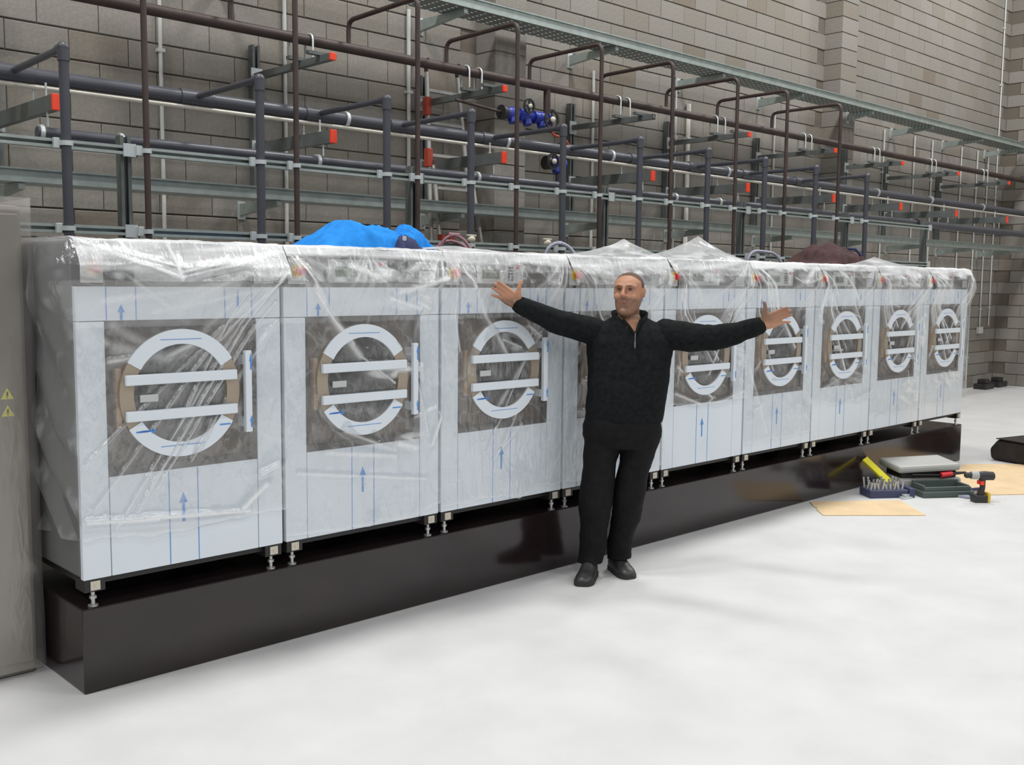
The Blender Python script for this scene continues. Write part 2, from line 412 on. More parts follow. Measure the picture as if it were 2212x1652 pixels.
    bowl.add(vs, fs, True); obj('door_glass', bowl, 'glass', dr)
    bar = MB().box((cx-0.242, -0.052, -0.021), (cx+0.242, -0.030, 0.021), 0.004).mesh('crossbar', 'white')
    link('crossbar', bar, t, (0, 0, 1.252)); link('crossbar', bar, t, (0, 0, 1.106))
    obj('door_label', MB().box((0.236, -0.040, 1.160), (0.312, -0.030, 1.190), 0.002), 'plate', dr)
    hg = MB().box((0.150, -0.015, 1.06), (0.172, 0.02, 1.30), 0.004); obj('hinge', hg, 'steel', t)
    hd = obj('door_handle', MB().box((0.697, -0.055, 0.998), (0.728, -0.030, 1.352), 0.004).box((0.700, -0.03, 1.02), (0.725, 0.02, 1.06)).box((0.700, -0.03, 1.29), (0.725, 0.02, 1.33)), 'white', t)
    pm = MB(); arrow_up(pm, 0.722, 1.02, 1.07, -0.0565, 0.016, 0.007); arrow_up(pm, 0.722, 1.27, 1.34, -0.0565, 0.016, 0.007); obj('handle_print', pm, 'blueprint', hd)
    # blue print of the protective film
    y = -0.0014; lw = 0.0035
    for x in (0.125, 0.245, 0.634, 0.761): obj('print_line', MB().box((x-lw/2, y, 1.491), (x+lw/2, y+0.0012, ZW-0.004)), 'blueprint', t)
    for x in (0.366, 0.494): obj('print_line', MB().box((x-lw/2, y, ZB+0.002), (x+lw/2, y+0.0012, RZ0-0.004)), 'blueprint', t)
    for q in ((0.184, 1.492, 1.552, y), (0.695, 1.537, 1.612, y, 0.012), (0.428, 0.640, 0.765, y, 0.036, 0.012)):
        pr = MB(); arrow_up(pr, *q); obj('print_arrow', pr, 'blueprint', t)
    rp = MB(); yy = -0.0352
    for s, zz in ((-1, cz-0.216), (1, cz+0.222)):
        hw = math.sqrt(max(0, (RO-0.012)**2-(zz-cz)**2)); rp.box((cx-hw*0.75, yy, zz-0.0012), (cx+hw*0.75, yy+0.001, zz+0.0012))
    for k in range(3): rp.box((cx-0.20+k*0.012, yy, cz-0.150+k*0.001), (cx-0.15+k*0.012, yy+0.001, cz-0.144+k*0.001))
    rp.prism([(cx-0.135, cz-0.158), (cx-0.115, cz-0.146), (cx-0.135, cz-0.134)], 'y', yy, yy+0.001)
    rp.box((cx+0.165, yy, cz-0.150), (cx+0.215, yy+0.001, cz-0.144))
    obj('ring_print', rp, 'blueprint', dr)
    # black base with feet
    obj('base_frame', MB().box((0.02, 0.03, ZB-0.028), (W-0.02, 0.98, ZB+0.01)), 'black', t)
    for x in (0.05, W-0.05):
        ft = obj('foot', MB().box((x-0.042, 0.004, ZB-0.052), (x+0.042, 0.10, ZB+0.002), 0.003), 'black', t)
        obj('fixing_plate', MB().box((x-0.019, -0.002, ZB-0.044), (x+0.019, 0.005, ZB-0.008)).disc((x, -0.006, ZB-0.026), 0.006, 'y', 0.005, 8), 'cream', ft)
        obj('levelling_bolt', MB().tube([(x, 0.03, ZB-0.05), (x, 0.03, ZP)], 0.008, 10).disc((x, 0.03, ZB-0.085), 0.014, 'z', 0.012, 6).disc((x, 0.03, ZP), 0.02, 'z', 0.006, 12), 'zinc', ft)
    for x in (0.06, W-0.06):
        obj('foot', MB().box((x-0.03, 0.9, ZP), (x+0.03, 0.96, ZB)), 'black', t)
    return t
MLAB = ['white washing machine at the left end of the row, beside the tall beige cabinet',
        'second washing machine from the left, under the bright blue jacket',
        'third washing machine from the left, behind the raised right hand of the man',
        'fourth washing machine from the left, mostly hidden behind the man',
        'fifth washing machine from the left, behind the man\'s outstretched left arm',
        'sixth washing machine from the left, just right of the man\'s left hand',
        'third washing machine from the right end, below the dark brown jacket',
        'second washing machine from the right end of the row',
        'washing machine at the far right end of the row']
m0 = make_machine()
for i in range(9):
    m = m0 if i == 0 else dup(m0)
    m.location = (i*P+0.005, 0, 0)
    tag(m, MLAB[i], 'washing machine', 'washing machines in the row')

# ------------------------------------------------------------------ film covers
def seg(X, Z, x0, z0, x1, z1):
    dx, dz = x1-x0, z1-z0; L2 = dx*dx+dz*dz+1e-9
    t = np.clip(((X-x0)*dx+(Z-z0)*dz)/L2, 0, 1)
    return np.hypot(X-(x0+t*dx), Z-(z0+t*dz)), t
def film(i, hem, lines, peaks=(), left=0.0, right=0.0, topz=(0.05, 0.6), patch=(), seed=1, fans=(), hi=False):
    rng = np.random.RandomState(seed)
    nx, nt, nf = (190, 14, 250) if hi else (140, 14, 190)
    wmin = 0.0042 if hi else 0.0066
    cols = list(np.linspace(0.0, 1.0, nx))
    a = np.array(cols)
    X = []; Y = []; Z = []
    tt = np.linspace(1, 0, nt, endpoint=False)
    ff = np.linspace(0, 1, nf)
    hemz = hem + 0.035*(fbm(a*5+seed, a*0+seed, seed)-0.5)*2 + 0.05*np.sin(a*PI)*(-0.6)
    gx = a*(W+0.006)-0.003
    for t in tt:                                     # over the top
        X.append(gx); Y.append(np.full(nx, t*0.62-0.012)); Z.append(np.full(nx, ZT+0.006))
    for t in ff:
        X.append(gx.copy()); Y.append(np.full(nx, -0.012)); Z.append(ZT+0.006-(ZT+0.006-hemz)*t)
    X = np.array(X); Y = np.array(Y); Z = np.array(Z)
    front = np.zeros_like(X); front[nt:, :] = 1
    # crease field, worked out in the plane of the sheet (x, height)
    S = np.where(front > 0, Z, ZT+0.006+(Y+0.012))
    cr = np.zeros_like(X); rid = np.zeros_like(X)
    for (x0, z0, x1, z1, w, s) in lines:
        d, t = seg(X, S, x0, z0, x1, z1)
        w = max(w*1.2, wmin); g = np.exp(-(d/w)**2)*s*(0.75+0.8*fbm(X*18+x0*7, S*18, seed+3))
        cr = np.maximum(cr, g); rid = np.maximum(rid, np.exp(-(d/(w*2.4))**2)*s)
    for (px, pz, rx, rz, s) in patch:
        q = np.clip(1-((X-px)/rx)**2-((S-pz)/rz)**2, 0, 1)
        n = np.clip((fbm(X*9+S*22, S*9-X*6, seed+5)-0.36)*3.5, 0, 1)
        cr = np.maximum(cr, q**0.5*n*s)
    # bunched band along the top edge
    bd, ba = topz
    low_edge = ZT-bd*(0.75+0.6*fbm(X*3.5+seed, X*0+seed, seed+9))
    tb = np.clip((S-low_edge)/0.022, 0, 1)
    n = fbm(X*3.2+S*9+seed, S*42-X*3, seed+11); n2 = vnoise(X*6-S*14, S*30+X*4, seed+12)
    cr = np.maximum(cr, np.clip(tb*ba*(0.50+1.5*(n-0.22)+0.30*(n2-0.5)), 0, 0.92))
    for (ax, az, t0, t1, ln, st, kf) in fans:                  # folds fanning out of a held corner
        ddx, ddz = X-ax, S-az; rr = np.hypot(ddx, ddz); th = np.degrees(np.arctan2(ddz, ddx))
        win = np.clip((th-t0)/5, 0, 1)*np.clip((t1-th)/5, 0, 1)
        st_n = vnoise(th*kf+seed, rr*2.2, seed+13); st_f = vnoise(th*kf*2.7, rr*3.0, seed+14)
        q = win*np.clip(1-rr/ln, 0, 1)**0.6*(0.22+np.clip(st_n-0.45, 0, 1)*1.5+np.clip(st_f-0.6, 0, 1)*0.9)*st
        cr = np.maximum(cr, np.clip(q, 0, 0.9))
    # fine random creases
    r1 = 1-np.abs(2*fbm(X*5+S*6.5, S*4-X*2.5, seed+21, 3)/0.875-1); cr = np.maximum(cr, np.clip((r1-0.93)*6, 0, 1)*0.38)
    r2 = 1-np.abs(2*fbm(X*7-S*5, S*3+X*3, seed+31, 3)/0.875-1); cr = np.maximum(cr, np.clip((r2-0.95)*8, 0, 1)*0.30)
    cr = np.maximum(cr, np.exp(-((Z-hemz[None, :])/0.010)**2)*front*0.30)
    low = fbm(X*3.2+seed, S*2.2, seed+41, 3)-0.45
    Y = Y - front*(np.clip(low, 0, 1)*0.07 + rid*0.016 + 0.008*fbm(X*9, S*7, seed+51))*np.clip((ZT+0.02-Z)*9, 0.15, 1)
    Y = Y - front*0.075*np.interp(ZT+0.006-Z, [0, 0.10, 0.16, 0.34, 3], [0, 0.8, 1.0, 0.05, 0.0])*(0.55+0.7*fbm(X*4+seed, S*3, seed+57))
    for (px, h, rx) in peaks:
        b = h*np.clip(1-np.abs(X-px)/np.where(X < px, rx, rx*0.75), 0, 1)**1.35
        fall = np.where(front > 0, 0, np.clip(1-np.abs(Y-0.30)/0.31, 0, 1)**1.15)
        Z = Z + b*fall*(0.86+0.3*fbm(X*7, Y*7, seed+16)); cr = np.where((front < 1) & (b > 0.012), np.minimum(cr, 0.26+0.75*np.clip(vnoise(X*9+Y*5, Y*9-X*4, seed+15)-0.5, 0, 1)*2), cr)
    Z = Z + (1-front)*0.02*fbm(X*8, Y*8, seed+61)
    # side wings at the two ends of the row
    verts = [(float(X[j, k]), float(Y[j, k]), float(Z[j, k])) for j in range(X.shape[0]) for k in range(nx)]
    crs = [float(v) for v in cr.ravel()]
    faces = [(j*nx+k, j*nx+k+1, (j+1)*nx+k+1, (j+1)*nx+k) for j in range(X.shape[0]-1) for k in range(nx-1)]
    for side, amt in ((0, left), (1, right)):
        if not amt: continue
        sg = -1 if side == 0 else 1; edge = 0 if side == 0 else nx-1; nw = 16; base = len(verts); rows = X.shape[0]-nt+1
        for j in range(rows):
            J = nt-1+j; t = j/(rows-1)
            bulge = amt*(math.exp(-((t-0.13)/0.13)**2)+0.35*math.exp(-((t-0.62)/0.2)**2))
            for k in range(nw):
                s = k/(nw-1); yy = Y[J, edge]+s*0.42
                xx = X[J, edge]+sg*(0.006+bulge*math.sin(min(1, s*2.2+0.05)*PI/2)*(1-0.6*s)+0.02*math.sin(s*9+j*0.12)*t)
                if k == 0: xx = X[J, edge]; yy = Y[J, edge]
                verts.append((float(xx), float(yy), float(Z[J, edge]-0.02*s))); nz = float(fbm(np.array([s*8+seed]), np.array([t*14]), seed+71)[0])
                crs.append(max(0.0, (nz-0.56)*1.8)*0.6+0.02)
        for j in range(rows-1):
            for k in range(nw-1):
                b = base+j*nw+k; faces.append((b, b+1, b+nw+1, b+nw))
    me = bpy.data.meshes.new('film_cover'); me.from_pydata(verts, [], faces); me.update()
    me.polygons.foreach_set('use_smooth', [True]*len(faces))
    at = me.attributes.new('crease', 'FLOAT', 'POINT'); at.data.foreach_set('value', crs)
    me.materials.append(MAT['film'])
    return link('plastic_cover', me, None, (i*P+0.005, 0, 0))
def rand_lines(seed, n=9):
    r = random.Random(seed); L = []
    for _ in range(n):
        sx = r.choice((r.uniform(0.0, 0.15), r.uniform(0.75, 0.9))); z0 = r.uniform(1.55, 1.79)
        ln = r.uniform(0.25, 0.75); an = math.radians(r.uniform(-72, -40)); s = 1 if sx < 0.4 else -1
        L.append((sx, z0, sx+s*ln*math.cos(an), z0+ln*math.sin(an), r.uniform(0.003, 0.008), r.uniform(0.35, 0.85)))
    for _ in range(n):
        x = r.uniform(0.05, 0.85); z = r.uniform(0.7, 1.6); ln = r.uniform(0.05, 0.2); an = r.uniform(-1.4, 1.4)
        L.append((x, z, x+ln*math.cos(an), z+ln*math.sin(an), r.uniform(0.003, 0.007), r.uniform(0.3, 0.7)))
    return L
L1 = [(0.85, 1.66, 0.22, 0.72, 0.003, 0.7), (0.80, 1.62, 0.13, 0.66, 0.002, 0.55), (0.84, 1.56, 0.30, 0.80, 0.002, 0.6), (0.76, 1.62, 0.05, 0.75, 0.002, 0.45),
      (0.70, 1.60, 0.40, 1.05, 0.003, 0.6), (0.86, 1.48, 0.45, 0.90, 0.002, 0.5), (0.88, 1.68, 0.60, 1.40, 0.005, 0.6), (0.72, 1.55, 0.02, 0.93, 0.002, 0.4),
      (0.02, 1.80, 0.40, 1.66, 0.010, 0.9), (0.05, 1.79, 0.42, 1.70, 0.005, 0.8), (0.37, 1.80, 0.40, 1.655, 0.008, 0.95), (0.40, 1.68, 0.62, 1.73, 0.006, 0.8), (0.40, 1.66, 0.85, 1.76, 0.006, 0.7),
      (0.02, 0.70, 0.30, 0.675, 0.007, 0.8), (0.25, 0.685, 0.72, 0.645, 0.006, 0.9), (0.55, 0.67, 0.72, 0.64, 0.008, 0.6), (0.69, 0.66, 0.80, 0.75, 0.010, 0.8), (0.78, 0.80, 0.86, 0.83, 0.006, 0.7),
      (0.15, 1.38, 0.37, 1.33, 0.022, 0.30), (0.14, 1.47, 0.33, 1.36, 0.018, 0.26), (0.12, 1.33, 0.25, 1.345, 0.008, 0.55), (0.0, 1.48, 0.12, 1.40, 0.012, 0.3),
      (0.10, 1.57, 0.65, 1.63, 0.012, 0.35), (0.30, 1.52, 0.80, 1.62, 0.010, 0.35), (0.36, 1.34, 0.50, 1.40, 0.010, 0.5)]
L2 = [(0.05, 1.74, 0.13, 1.62, 0.006, 0.8), (0.12, 1.63, 0.40, 1.30, 0.014, 0.55), (0.40, 1.30, 0.60, 1.16, 0.004, 0.7), (0.13, 1.60, 0.36, 1.36, 0.006, 0.8),
      (0.60, 1.60, 0.88, 1.67, 0.012, 0.8), (0.55, 1.57, 0.74, 1.52, 0.010, 0.75), (0.72, 1.55, 0.80, 1.52, 0.008, 0.7), (0.45, 1.24, 0.75, 1.22, 0.010, 0.8), (0.72, 0.98, 0.86, 1.02, 0.004, 0.5),
      (0.05, 0.78, 0.80, 0.66, 0.006, 0.4), (0.20, 0.86, 0.60, 0.80, 0.010, 0.5), (0.62, 0.86, 0.72, 0.83, 0.014, 0.9), (0.3, 0.95, 0.6, 0.83, 0.006, 0.4), (0.80, 0.90, 0.70, 1.30, 0.004, 0.5), (0.83, 0.83, 0.88, 0.97, 0.008, 0.7)]
L3 = [(0.10, 1.70, 0.17, 1.62, 0.008, 0.8), (0.17, 1.62, 0.45, 1.25, 0.012, 0.45), (0.86, 1.78, 0.70, 1.45, 0.004, 0.7), (0.80, 1.62, 0.30, 0.75, 0.003, 0.6), (0.84, 1.50, 0.42, 0.78, 0.003, 0.55), (0.72, 1.40, 0.35, 0.95, 0.010, 0.35),
      (0.40, 1.35, 0.55, 1.30, 0.006, 0.6), (0.60, 1.42, 0.70, 1.36, 0.008, 0.8), (0.05, 1.60, 0.10, 1.30, 0.006, 0.4), (0.55, 0.88, 0.35, 0.70, 0.003, 0.5)]
L6 = [(0.10, 1.76, 0.60, 1.20, 0.010, 0.7), (0.08, 1.77, 0.55, 1.28, 0.006, 0.6), (0.12, 1.70, 0.35, 1.40, 0.006, 0.5), (0.02, 1.10, 0.25, 0.60, 0.008, 0.4), (0.5, 1.7, 0.62, 1.66, 0.006, 0.6), (0.62, 1.66, 0.85, 1.70, 0.006, 0.6)] + rand_lines(66, 5)
L7 = [(0.02, 1.72, 0.05, 1.45, 0.020, 0.7), (0.25, 1.78, 0.55, 1.55, 0.010, 0.6), (0.30, 1.78, 0.75, 1.25, 0.008, 0.5), (0.1, 0.85, 0.8, 1.05, 0.012, 0.4), (0.0, 0.62, 0.85, 0.78, 0.010, 0.45)] + rand_lines(77, 6)
FIL = [
    (0, 0.640, L1, (), 0.12, 0, (0.125, 0.75), [(0.45, 1.72, 0.46, 0.075, 0.75), (0.07, 1.70, 0.12, 0.09, 0.8), (0.78, 1.73, 0.12, 0.06, 0.9)], 3),
    (1, 0.520, L2, (), 0, 0, (0.045, 0.75), [(0.67, 1.58, 0.16, 0.07, 1.0), (0.47, 1.70, 0.18, 0.06, 0.7), (0.58, 1.23, 0.16, 0.05, 0.9), (0.7, 0.86, 0.12, 0.05, 0.9)], 8),
    (2, 0.520, L3, ((0.35, 0.035, 0.5),), 0, 0, (0.06, 0.75), [(0.12, 1.72, 0.10, 0.08, 0.9), (0.75, 1.70, 0.14, 0.09, 0.9), (0.50, 1.32, 0.14, 0.10, 0.6)], 13),
    (3, 0.500, rand_lines(44, 9), ((0.86, 0.115, 0.60),), 0, 0, (0.07, 0.62), [(0.45, 1.74, 0.40, 0.08, 1.0), (0.55, 1.62, 0.3, 0.08, 0.8)], 21),
    (4, 0.880, rand_lines(55, 9) + [(0.10, 0.95, 0.45, 0.84, 0.008, 0.5), (0.45, 0.84, 0.85, 0.92, 0.008, 0.5), (0.12, 1.12, 0.5, 0.90, 0.006, 0.6)], ((0.74, 0.175, 0.62),), 0, 0, (0.07, 0.62), [(0.5, 1.75, 0.45, 0.09, 1.0), (0.85, 1.25, 0.10, 0.3, 0.7)], 27),
    (5, 0.560, L6, (), 0, 0, (0.05, 0.95), [(0.5, 1.78, 0.45, 0.04, 1.0), (0.8, 0.75, 0.2, 0.1, 0.6)], 33),
    (6, 0.760, L7, (), 0, 0, (0.05, 0.85), [(0.06, 1.5, 0.07, 0.2, 0.8), (0.5, 0.9, 0.3, 0.08, 0.6)], 39),
    (7, 0.600, rand_lines(88, 10), ((0.55, 0.075, 0.5),), 0, 0, (0.07, 0.62), [(0.5, 1.72, 0.4, 0.10, 0.9), (0.7, 0.75, 0.25, 0.12, 0.8), (0.85, 1.3, 0.08, 0.2, 0.9)], 45),
    (8, 0.620, rand_lines(99, 10), (), 0, 0.06, (0.05, 0.85), [(0.4, 1.76, 0.4, 0.06, 1.0), (0.5, 0.8, 0.35, 0.10, 0.7)], 52)]
LF = lambda ln=0.55, st=0.8, a=-80, b=-18, k=0.22: (0.0, ZT+0.01, a, b, ln, st, k)
RF = lambda ln=0.55, st=0.8, a=-162, b=-100, k=0.22: (W, ZT+0.01, a, b, ln, st, k)
FANS = [[(0.90, ZT, -140, -112, 1.45, 0.38, 0.55), (0.90, ZT, -172, -140, 0.8, 0.75, 0.25), (0.0, ZT, -40, -8, 0.6, 0.8, 0.25)],
        [LF(0.35, 0.7), RF(0.5, 0.8), (0.45, ZT, -150, -40, 0.28, 0.7, 0.15)], [LF(0.35, 0.9), RF(0.55, 0.8, -150, -104)],
        [LF(0.5, 0.9), RF(0.5, 0.9), (0.5, ZT+0.05, -150, -30, 0.4, 0.8, 0.15)], [LF(0.5), RF(0.7, 0.8), (0.62, ZT+0.12, -140, -50, 0.4, 0.7, 0.15)],
        [LF(0.8, 0.7, -62, -40, 0.3), RF(0.5, 0.9)], [LF(0.7, 0.9, -85, -50), RF(0.6, 0.8), (0.25, ZT, -75, -40, 0.7, 0.6, 0.3)],
        [LF(0.6, 0.9), RF(0.7, 0.9, -150, -95), (0.5, ZT, -130, -50, 0.3, 0.8, 0.2)], [LF(0.6, 0.9), RF(0.8, 0.8, -130, -92)]]
FLAB = ['clear plastic film over the leftmost washing machine, pulled in long diagonal creases', 'clear plastic film over the second machine, lying under the blue jacket',
        'clear plastic film over the third machine, behind the man\'s raised right hand', 'clear plastic film over the machine behind the man\'s head',
        'clear plastic film rising in a tall peak on the fifth machine', 'clear plastic film over the sixth machine, with one long diagonal fold',
        'clear plastic film over the third machine from the right, by the brown jacket', 'clear plastic film over the second machine from the right, bunched above its panel',
        'clear plastic film over the machine at the right end of the row']
for q in FIL:
    o = film(*q[:3], peaks=q[3], left=q[4], right=q[5], topz=q[6], patch=q[7], seed=q[8], fans=FANS[q[0]], hi=q[0] < 3)
    tag(o, FLAB[q[0]], 'plastic film', 'film covers on the washing machines')

# ------------------------------------------------------------------ pipework behind the machines
YD, YM = 1.35, 2.17
XEND = 16.15
sm = empty('steam_pipe', (0, YM, 3.285)); tag(sm, 'rusty brown steam main with nine looping branch pipes dropping behind the machines', 'pipe')
def part(parent, name, mb, mat):
    o = obj(name, mb, mat, parent); o.matrix_parent_inverse = Matrix.Translation(-Vector(parent.location)); return o
part(sm, 'main_pipe', MB().tube([(-1.2, YM, 3.285), (XEND, YM, 3.285)], 0.036, 16), 'rust')
BX = [0.92, 1.84, 2.755, 3.655, 4.55, 5.44, 6.375, 7.20, 8.20]
for x in BX:
    part(sm, 'branch_pipe', MB().tube([(x+0.03, YM, 3.30), (x+0.03, YM, 3.475), (x, YD, 3.475), (x, YD, 1.55)], 0.0165, 12, bend=0.07), 'rust')
part(sm, 'valve_stub', MB().tube([(4.79, YM, 3.29), (4.79, YM, 2.98)], 0.030, 14), 'rust')
part(sm, 'feed_pipe', MB().tube([(3.78, YM, 3.055), (4.26, YM, 3.02)], 0.012, 10), 'rust')
wm = empty('water_pipe', (0, YM, 2.79)); tag(wm, 'dark grey water main with square elbowed branches dropping behind the machines', 'pipe')
part(wm, 'main_pipe', MB().tube([(0.60, YM, 2.79), (XEND, YM, 2.79)], 0.044, 18), 'pvc')
DX = [0.50, 1.60, 2.505, 3.22, 4.134, 5.032, 5.958, 6.85, 7.76, 8.80]
for x in DX:
    b = part(wm, 'branch_pipe', MB().tube([(x+0.02, YM, 2.80), (x, YD, 2.80)], 0.019, 12).tube([(x, YD, 2.80), (x, YD, 1.55)], 0.0245, 14), 'pvc')
    e = obj('elbow', MB().sphere((x, YD, 2.80), 0.031, 14, 10).tube([(x, YD, 2.80), (x, YD, 2.735)], 0.030, 14).tube([(x, YD, 2.80), (x, YD+0.06, 2.80)], 0.026, 12), 'pvc', b)
    part(wm, 'tee', MB().tube([(x-0.09, YM, 2.79), (x+0.13, YM, 2.79)], 0.051, 18), 'pvc')
for x in (2.74, 4.30, 5.6, 7.4, 9.1, 10.6, 12.1, 13.8):
    part(wm, 'coupling_ring', MB().tube([(x, YM, 2.79), (x+0.025, YM, 2.79)], 0.055, 18), 'clamp')
tag(obj('thin_cream_pipe', MB().tube([(-1.2, YM-0.02, 2.728), (XEND, YM-0.02, 2.728)], 0.0135, 10), 'copper'), 'thin cream pipe running just below the upper dark grey main', 'pipe')
lp = empty('drain_pipe', (0, 1.9, 2.44)); tag(lp, 'lower dark grey pipe running just above the upper support rail', 'pipe')
part(lp, 'pipe_run', MB().tube([(0.55, 1.9, 2.442), (11.2, 1.9, 2.442)], 0.034, 16), 'pvc')
part(lp, 'pipe_run', MB().tube([(11.25, 1.9, 2.43), (XEND, 1.9, 2.43)], 0.045, 16), 'pvc')
part(lp, 'flange', MB().tube([(11.15, 1.9, 2.435), (11.27, 1.9, 2.435)], 0.055, 16), 'wheel')
for x in (0.56, 1.0, 2.33, 3.75, 6.2, 6.9):
    part(lp, 'coupling_ring', MB().tube([(x, 1.9, 2.442), (x+0.022, 1.9, 2.442)], 0.045, 16), 'clamp')

# support frame: posts, two rails, clamps
sf = empty('pipe_support_frame', (0, 1.40, 0)); tag(sf, 'galvanised frame of posts and two long rails holding the vertical pipes', 'support frame')
PX = [0.84, 2.79, 4.727, 6.644, 8.573, 10.43]
def channel(mb, p0, p1, w, open_dir):
    # C channel between two points along one axis
    a = Vector(p0); b = Vector(p1); t = w*0.14
    lo = Vector((min(a.x, b.x), min(a.y, b.y), min(a.z, b.z))); hi = Vector((max(a.x, b.x), max(a.y, b.y), max(a.z, b.z)))
    ax = max(range(3), key=lambda k: hi[k]-lo[k]); others = [k for k in range(3) if k != ax]
    od = {'x': 0, 'y': 1, 'z': 2}[open_dir[-1]]; sgn = -1 if open_dir[0] == '-' else 1
    oo = [k for k in others if k != od][0]
    def bx(o0, o1, d0, d1):
        A = [0]*3; B = [0]*3; A[ax] = lo[ax]; B[ax] = hi[ax]; A[oo] = a[oo]+o0; B[oo] = a[oo]+o1; A[od] = a[od]+d0*sgn; B[od] = a[od]+d1*sgn; mb.box(A, B)
    h = w/2
    bx(-h, h, -h, -h+t); bx(-h, -h+t, -h+t, h); bx(h-t, h, -h+t, h); bx(-h+t, -h*0.35, h-t, h); bx(h*0.35, h-t, h-t, h)
    return mb
YS = 1.405
RX = 10.46
part(sf, 'rail', channel(MB(), (-0.6, YS, 2.330), (RX, YS, 2.330), 0.046, '-y'), 'galv')
part(sf, 'rail', channel(MB(), (-0.6, YS, 1.905), (RX, YS, 1.905), 0.046, '-y'), 'galv')
for x in PX:
    po = part(sf, 'post', channel(MB(), (x, YS+0.055, ZP*0), (x, YS+0.055, 2.41), 0.058, '-y'), 'strut')
    for z in (2.330, 1.905):
        part(sf, 'corner_plate', MB().box((x-0.035, YS-0.030, z-0.034), (x+0.040, YS-0.022, z+0.034)).box((x+0.034, YS-0.03, z-0.034), (x+0.042, YS+0.03, z+0.034)), 'clamp')
for xs, r in ((BX, 0.0165), (DX, 0.0245)):
    for x in xs:
        for z in (2.330, 1.905):
            part(sf, 'pipe_clamp', MB().ring((x, YD, z-0.012), r+0.009, r+0.001, 'z', 0.024, 18).box((x-r-0.035, YD+0.004, z-0.026), (x-r-0.004, YD+0.030, z+0.026), 0.003), 'clamp')
for x, z in ((3.15, 1.945), (3.9, 1.945), (4.8, 1.94)):
    part(sf, 'drain_tap', MB().sphere((x+0.06, YD-0.02, z), (0.035, 0.02, 0.024), 10, 6).tube([(x+0.06, YD-0.02, z+0.02), (x+0.06, YD-0.02, z-0.06)], 0.008, 8).box((x+0.02, YD-0.03, z+0.018), (x+0.10, YD-0.01, z+0.03), 0.003), 'cream')

# wall brackets: upright channel with two cantilever arms
WX = [0.62, 2.40, 3.95, 5.76, 7.25, 8.92, 10.52, 12.10, 13.80]
BLAB = ['leftmost wall bracket, with only a lower orange-capped arm above the tall beige cabinet', 'wall bracket with two orange-capped arms above the second washing machine', 'wall bracket with orange-capped arms beside the step ladder',
        'wall bracket just right of the blue valves, with no cap on its upper arm', 'wall bracket with orange-capped arms behind the white wall pipe', 'wall bracket with orange-capped arms left of the second pilaster',
        'wall bracket with orange-capped arms standing on the second pilaster', 'second wall bracket from the right-hand corner of the hall', 'wall bracket nearest the right-hand corner of the hall']
YA = 1.80
for j, x in enumerate(WX):
    yw = WY-0.045 if j != 6 else WY-0.29
    t = empty('wall_bracket', (x, yw, 2.2)); tag(t, BLAB[j], 'wall bracket', 'wall brackets carrying the pipes')
    part(t, 'upright', channel(MB(), (x, yw, 2.28), (x, yw, 3.34), 0.06, '-y'), 'strut')
    zs = (3.115, 2.60) if j else (2.60,)
    for z in zs:
        h = 0.022 if z > 3 else 0.042
        a = MB(); a.box((x-0.022, YA, z-h), (x+0.022, YA+0.0, z+h)); a.box((x-0.022, YA, z+h-0.006), (x-0.005, yw-0.03, z+h)); a.box((x+0.005, YA, z+h-0.006), (x+0.022, yw-0.03, z+h))
        a.box((x-0.022, YA, z-h), (x-0.016, yw-0.03, z+h-0.006)); a.box((x+0.016, YA, z-h), (x+0.022, yw-0.03, z+h-0.006)); a.box((x-0.016, YA, z-h), (x+0.016, yw-0.03, z-h+0.006))
        am = part(t, 'arm', a, 'strut')
        if not (j == 3 and z > 3):
            part(t, 'end_cap', MB().box((x-0.024, YA-0.014, z-h-0.002), (x+0.024, YA+0.006, z+h+0.002), 0.004), 'cap')
        part(t, 'wall_plate', MB().box((x-0.045, yw-0.036, z-0.06), (x+0.045, yw-0.028, z+0.06)), 'clamp')
        if z > 3:
            for yy in (YM, YM-0.24):
                part(t, 'saddle_block', MB().box((x-0.11, yy-0.021, z+h), (x+0.11, yy+0.021, z+h+0.022)), 'strut')
            for dx in (-0.07, 0.06):
                part(t, 'u_bolt', MB().tube([(x+dx, YM-0.046, z+h+0.02), (x+dx, YM-0.046, 3.285)]+[(x+dx, YM-0.046*math.cos(a_), 3.285+0.044*math.sin(a_)) for a_ in (0.6, 1.1, 1.57, 2.04, 2.54)]+[(x+dx, YM+0.046, 3.285), (x+dx, YM+0.046, z+h+0.02)], 0.007, 8), 'clamp')
        else:
            for yy in (YM, YM-0.2):
                part(t, 'hanger_bolt', MB().tube([(x+0.01, yy, z+h), (x+0.01, yy, z+h+0.085)], 0.006, 8).disc((x+0.01, yy, z+h), 0.014, 'z', 0.012, 6), 'clamp')
            part(t, 'pipe_hanger', MB().tube([(x-0.01, 1.9, z-h), (x-0.01, 1.9, 2.48)], 0.006, 8), 'clamp')
    part(t, 'foot_bolt', MB().disc((x, yw-0.045, 2.30), 0.018, 'y', 0.02, 8), 'clamp')

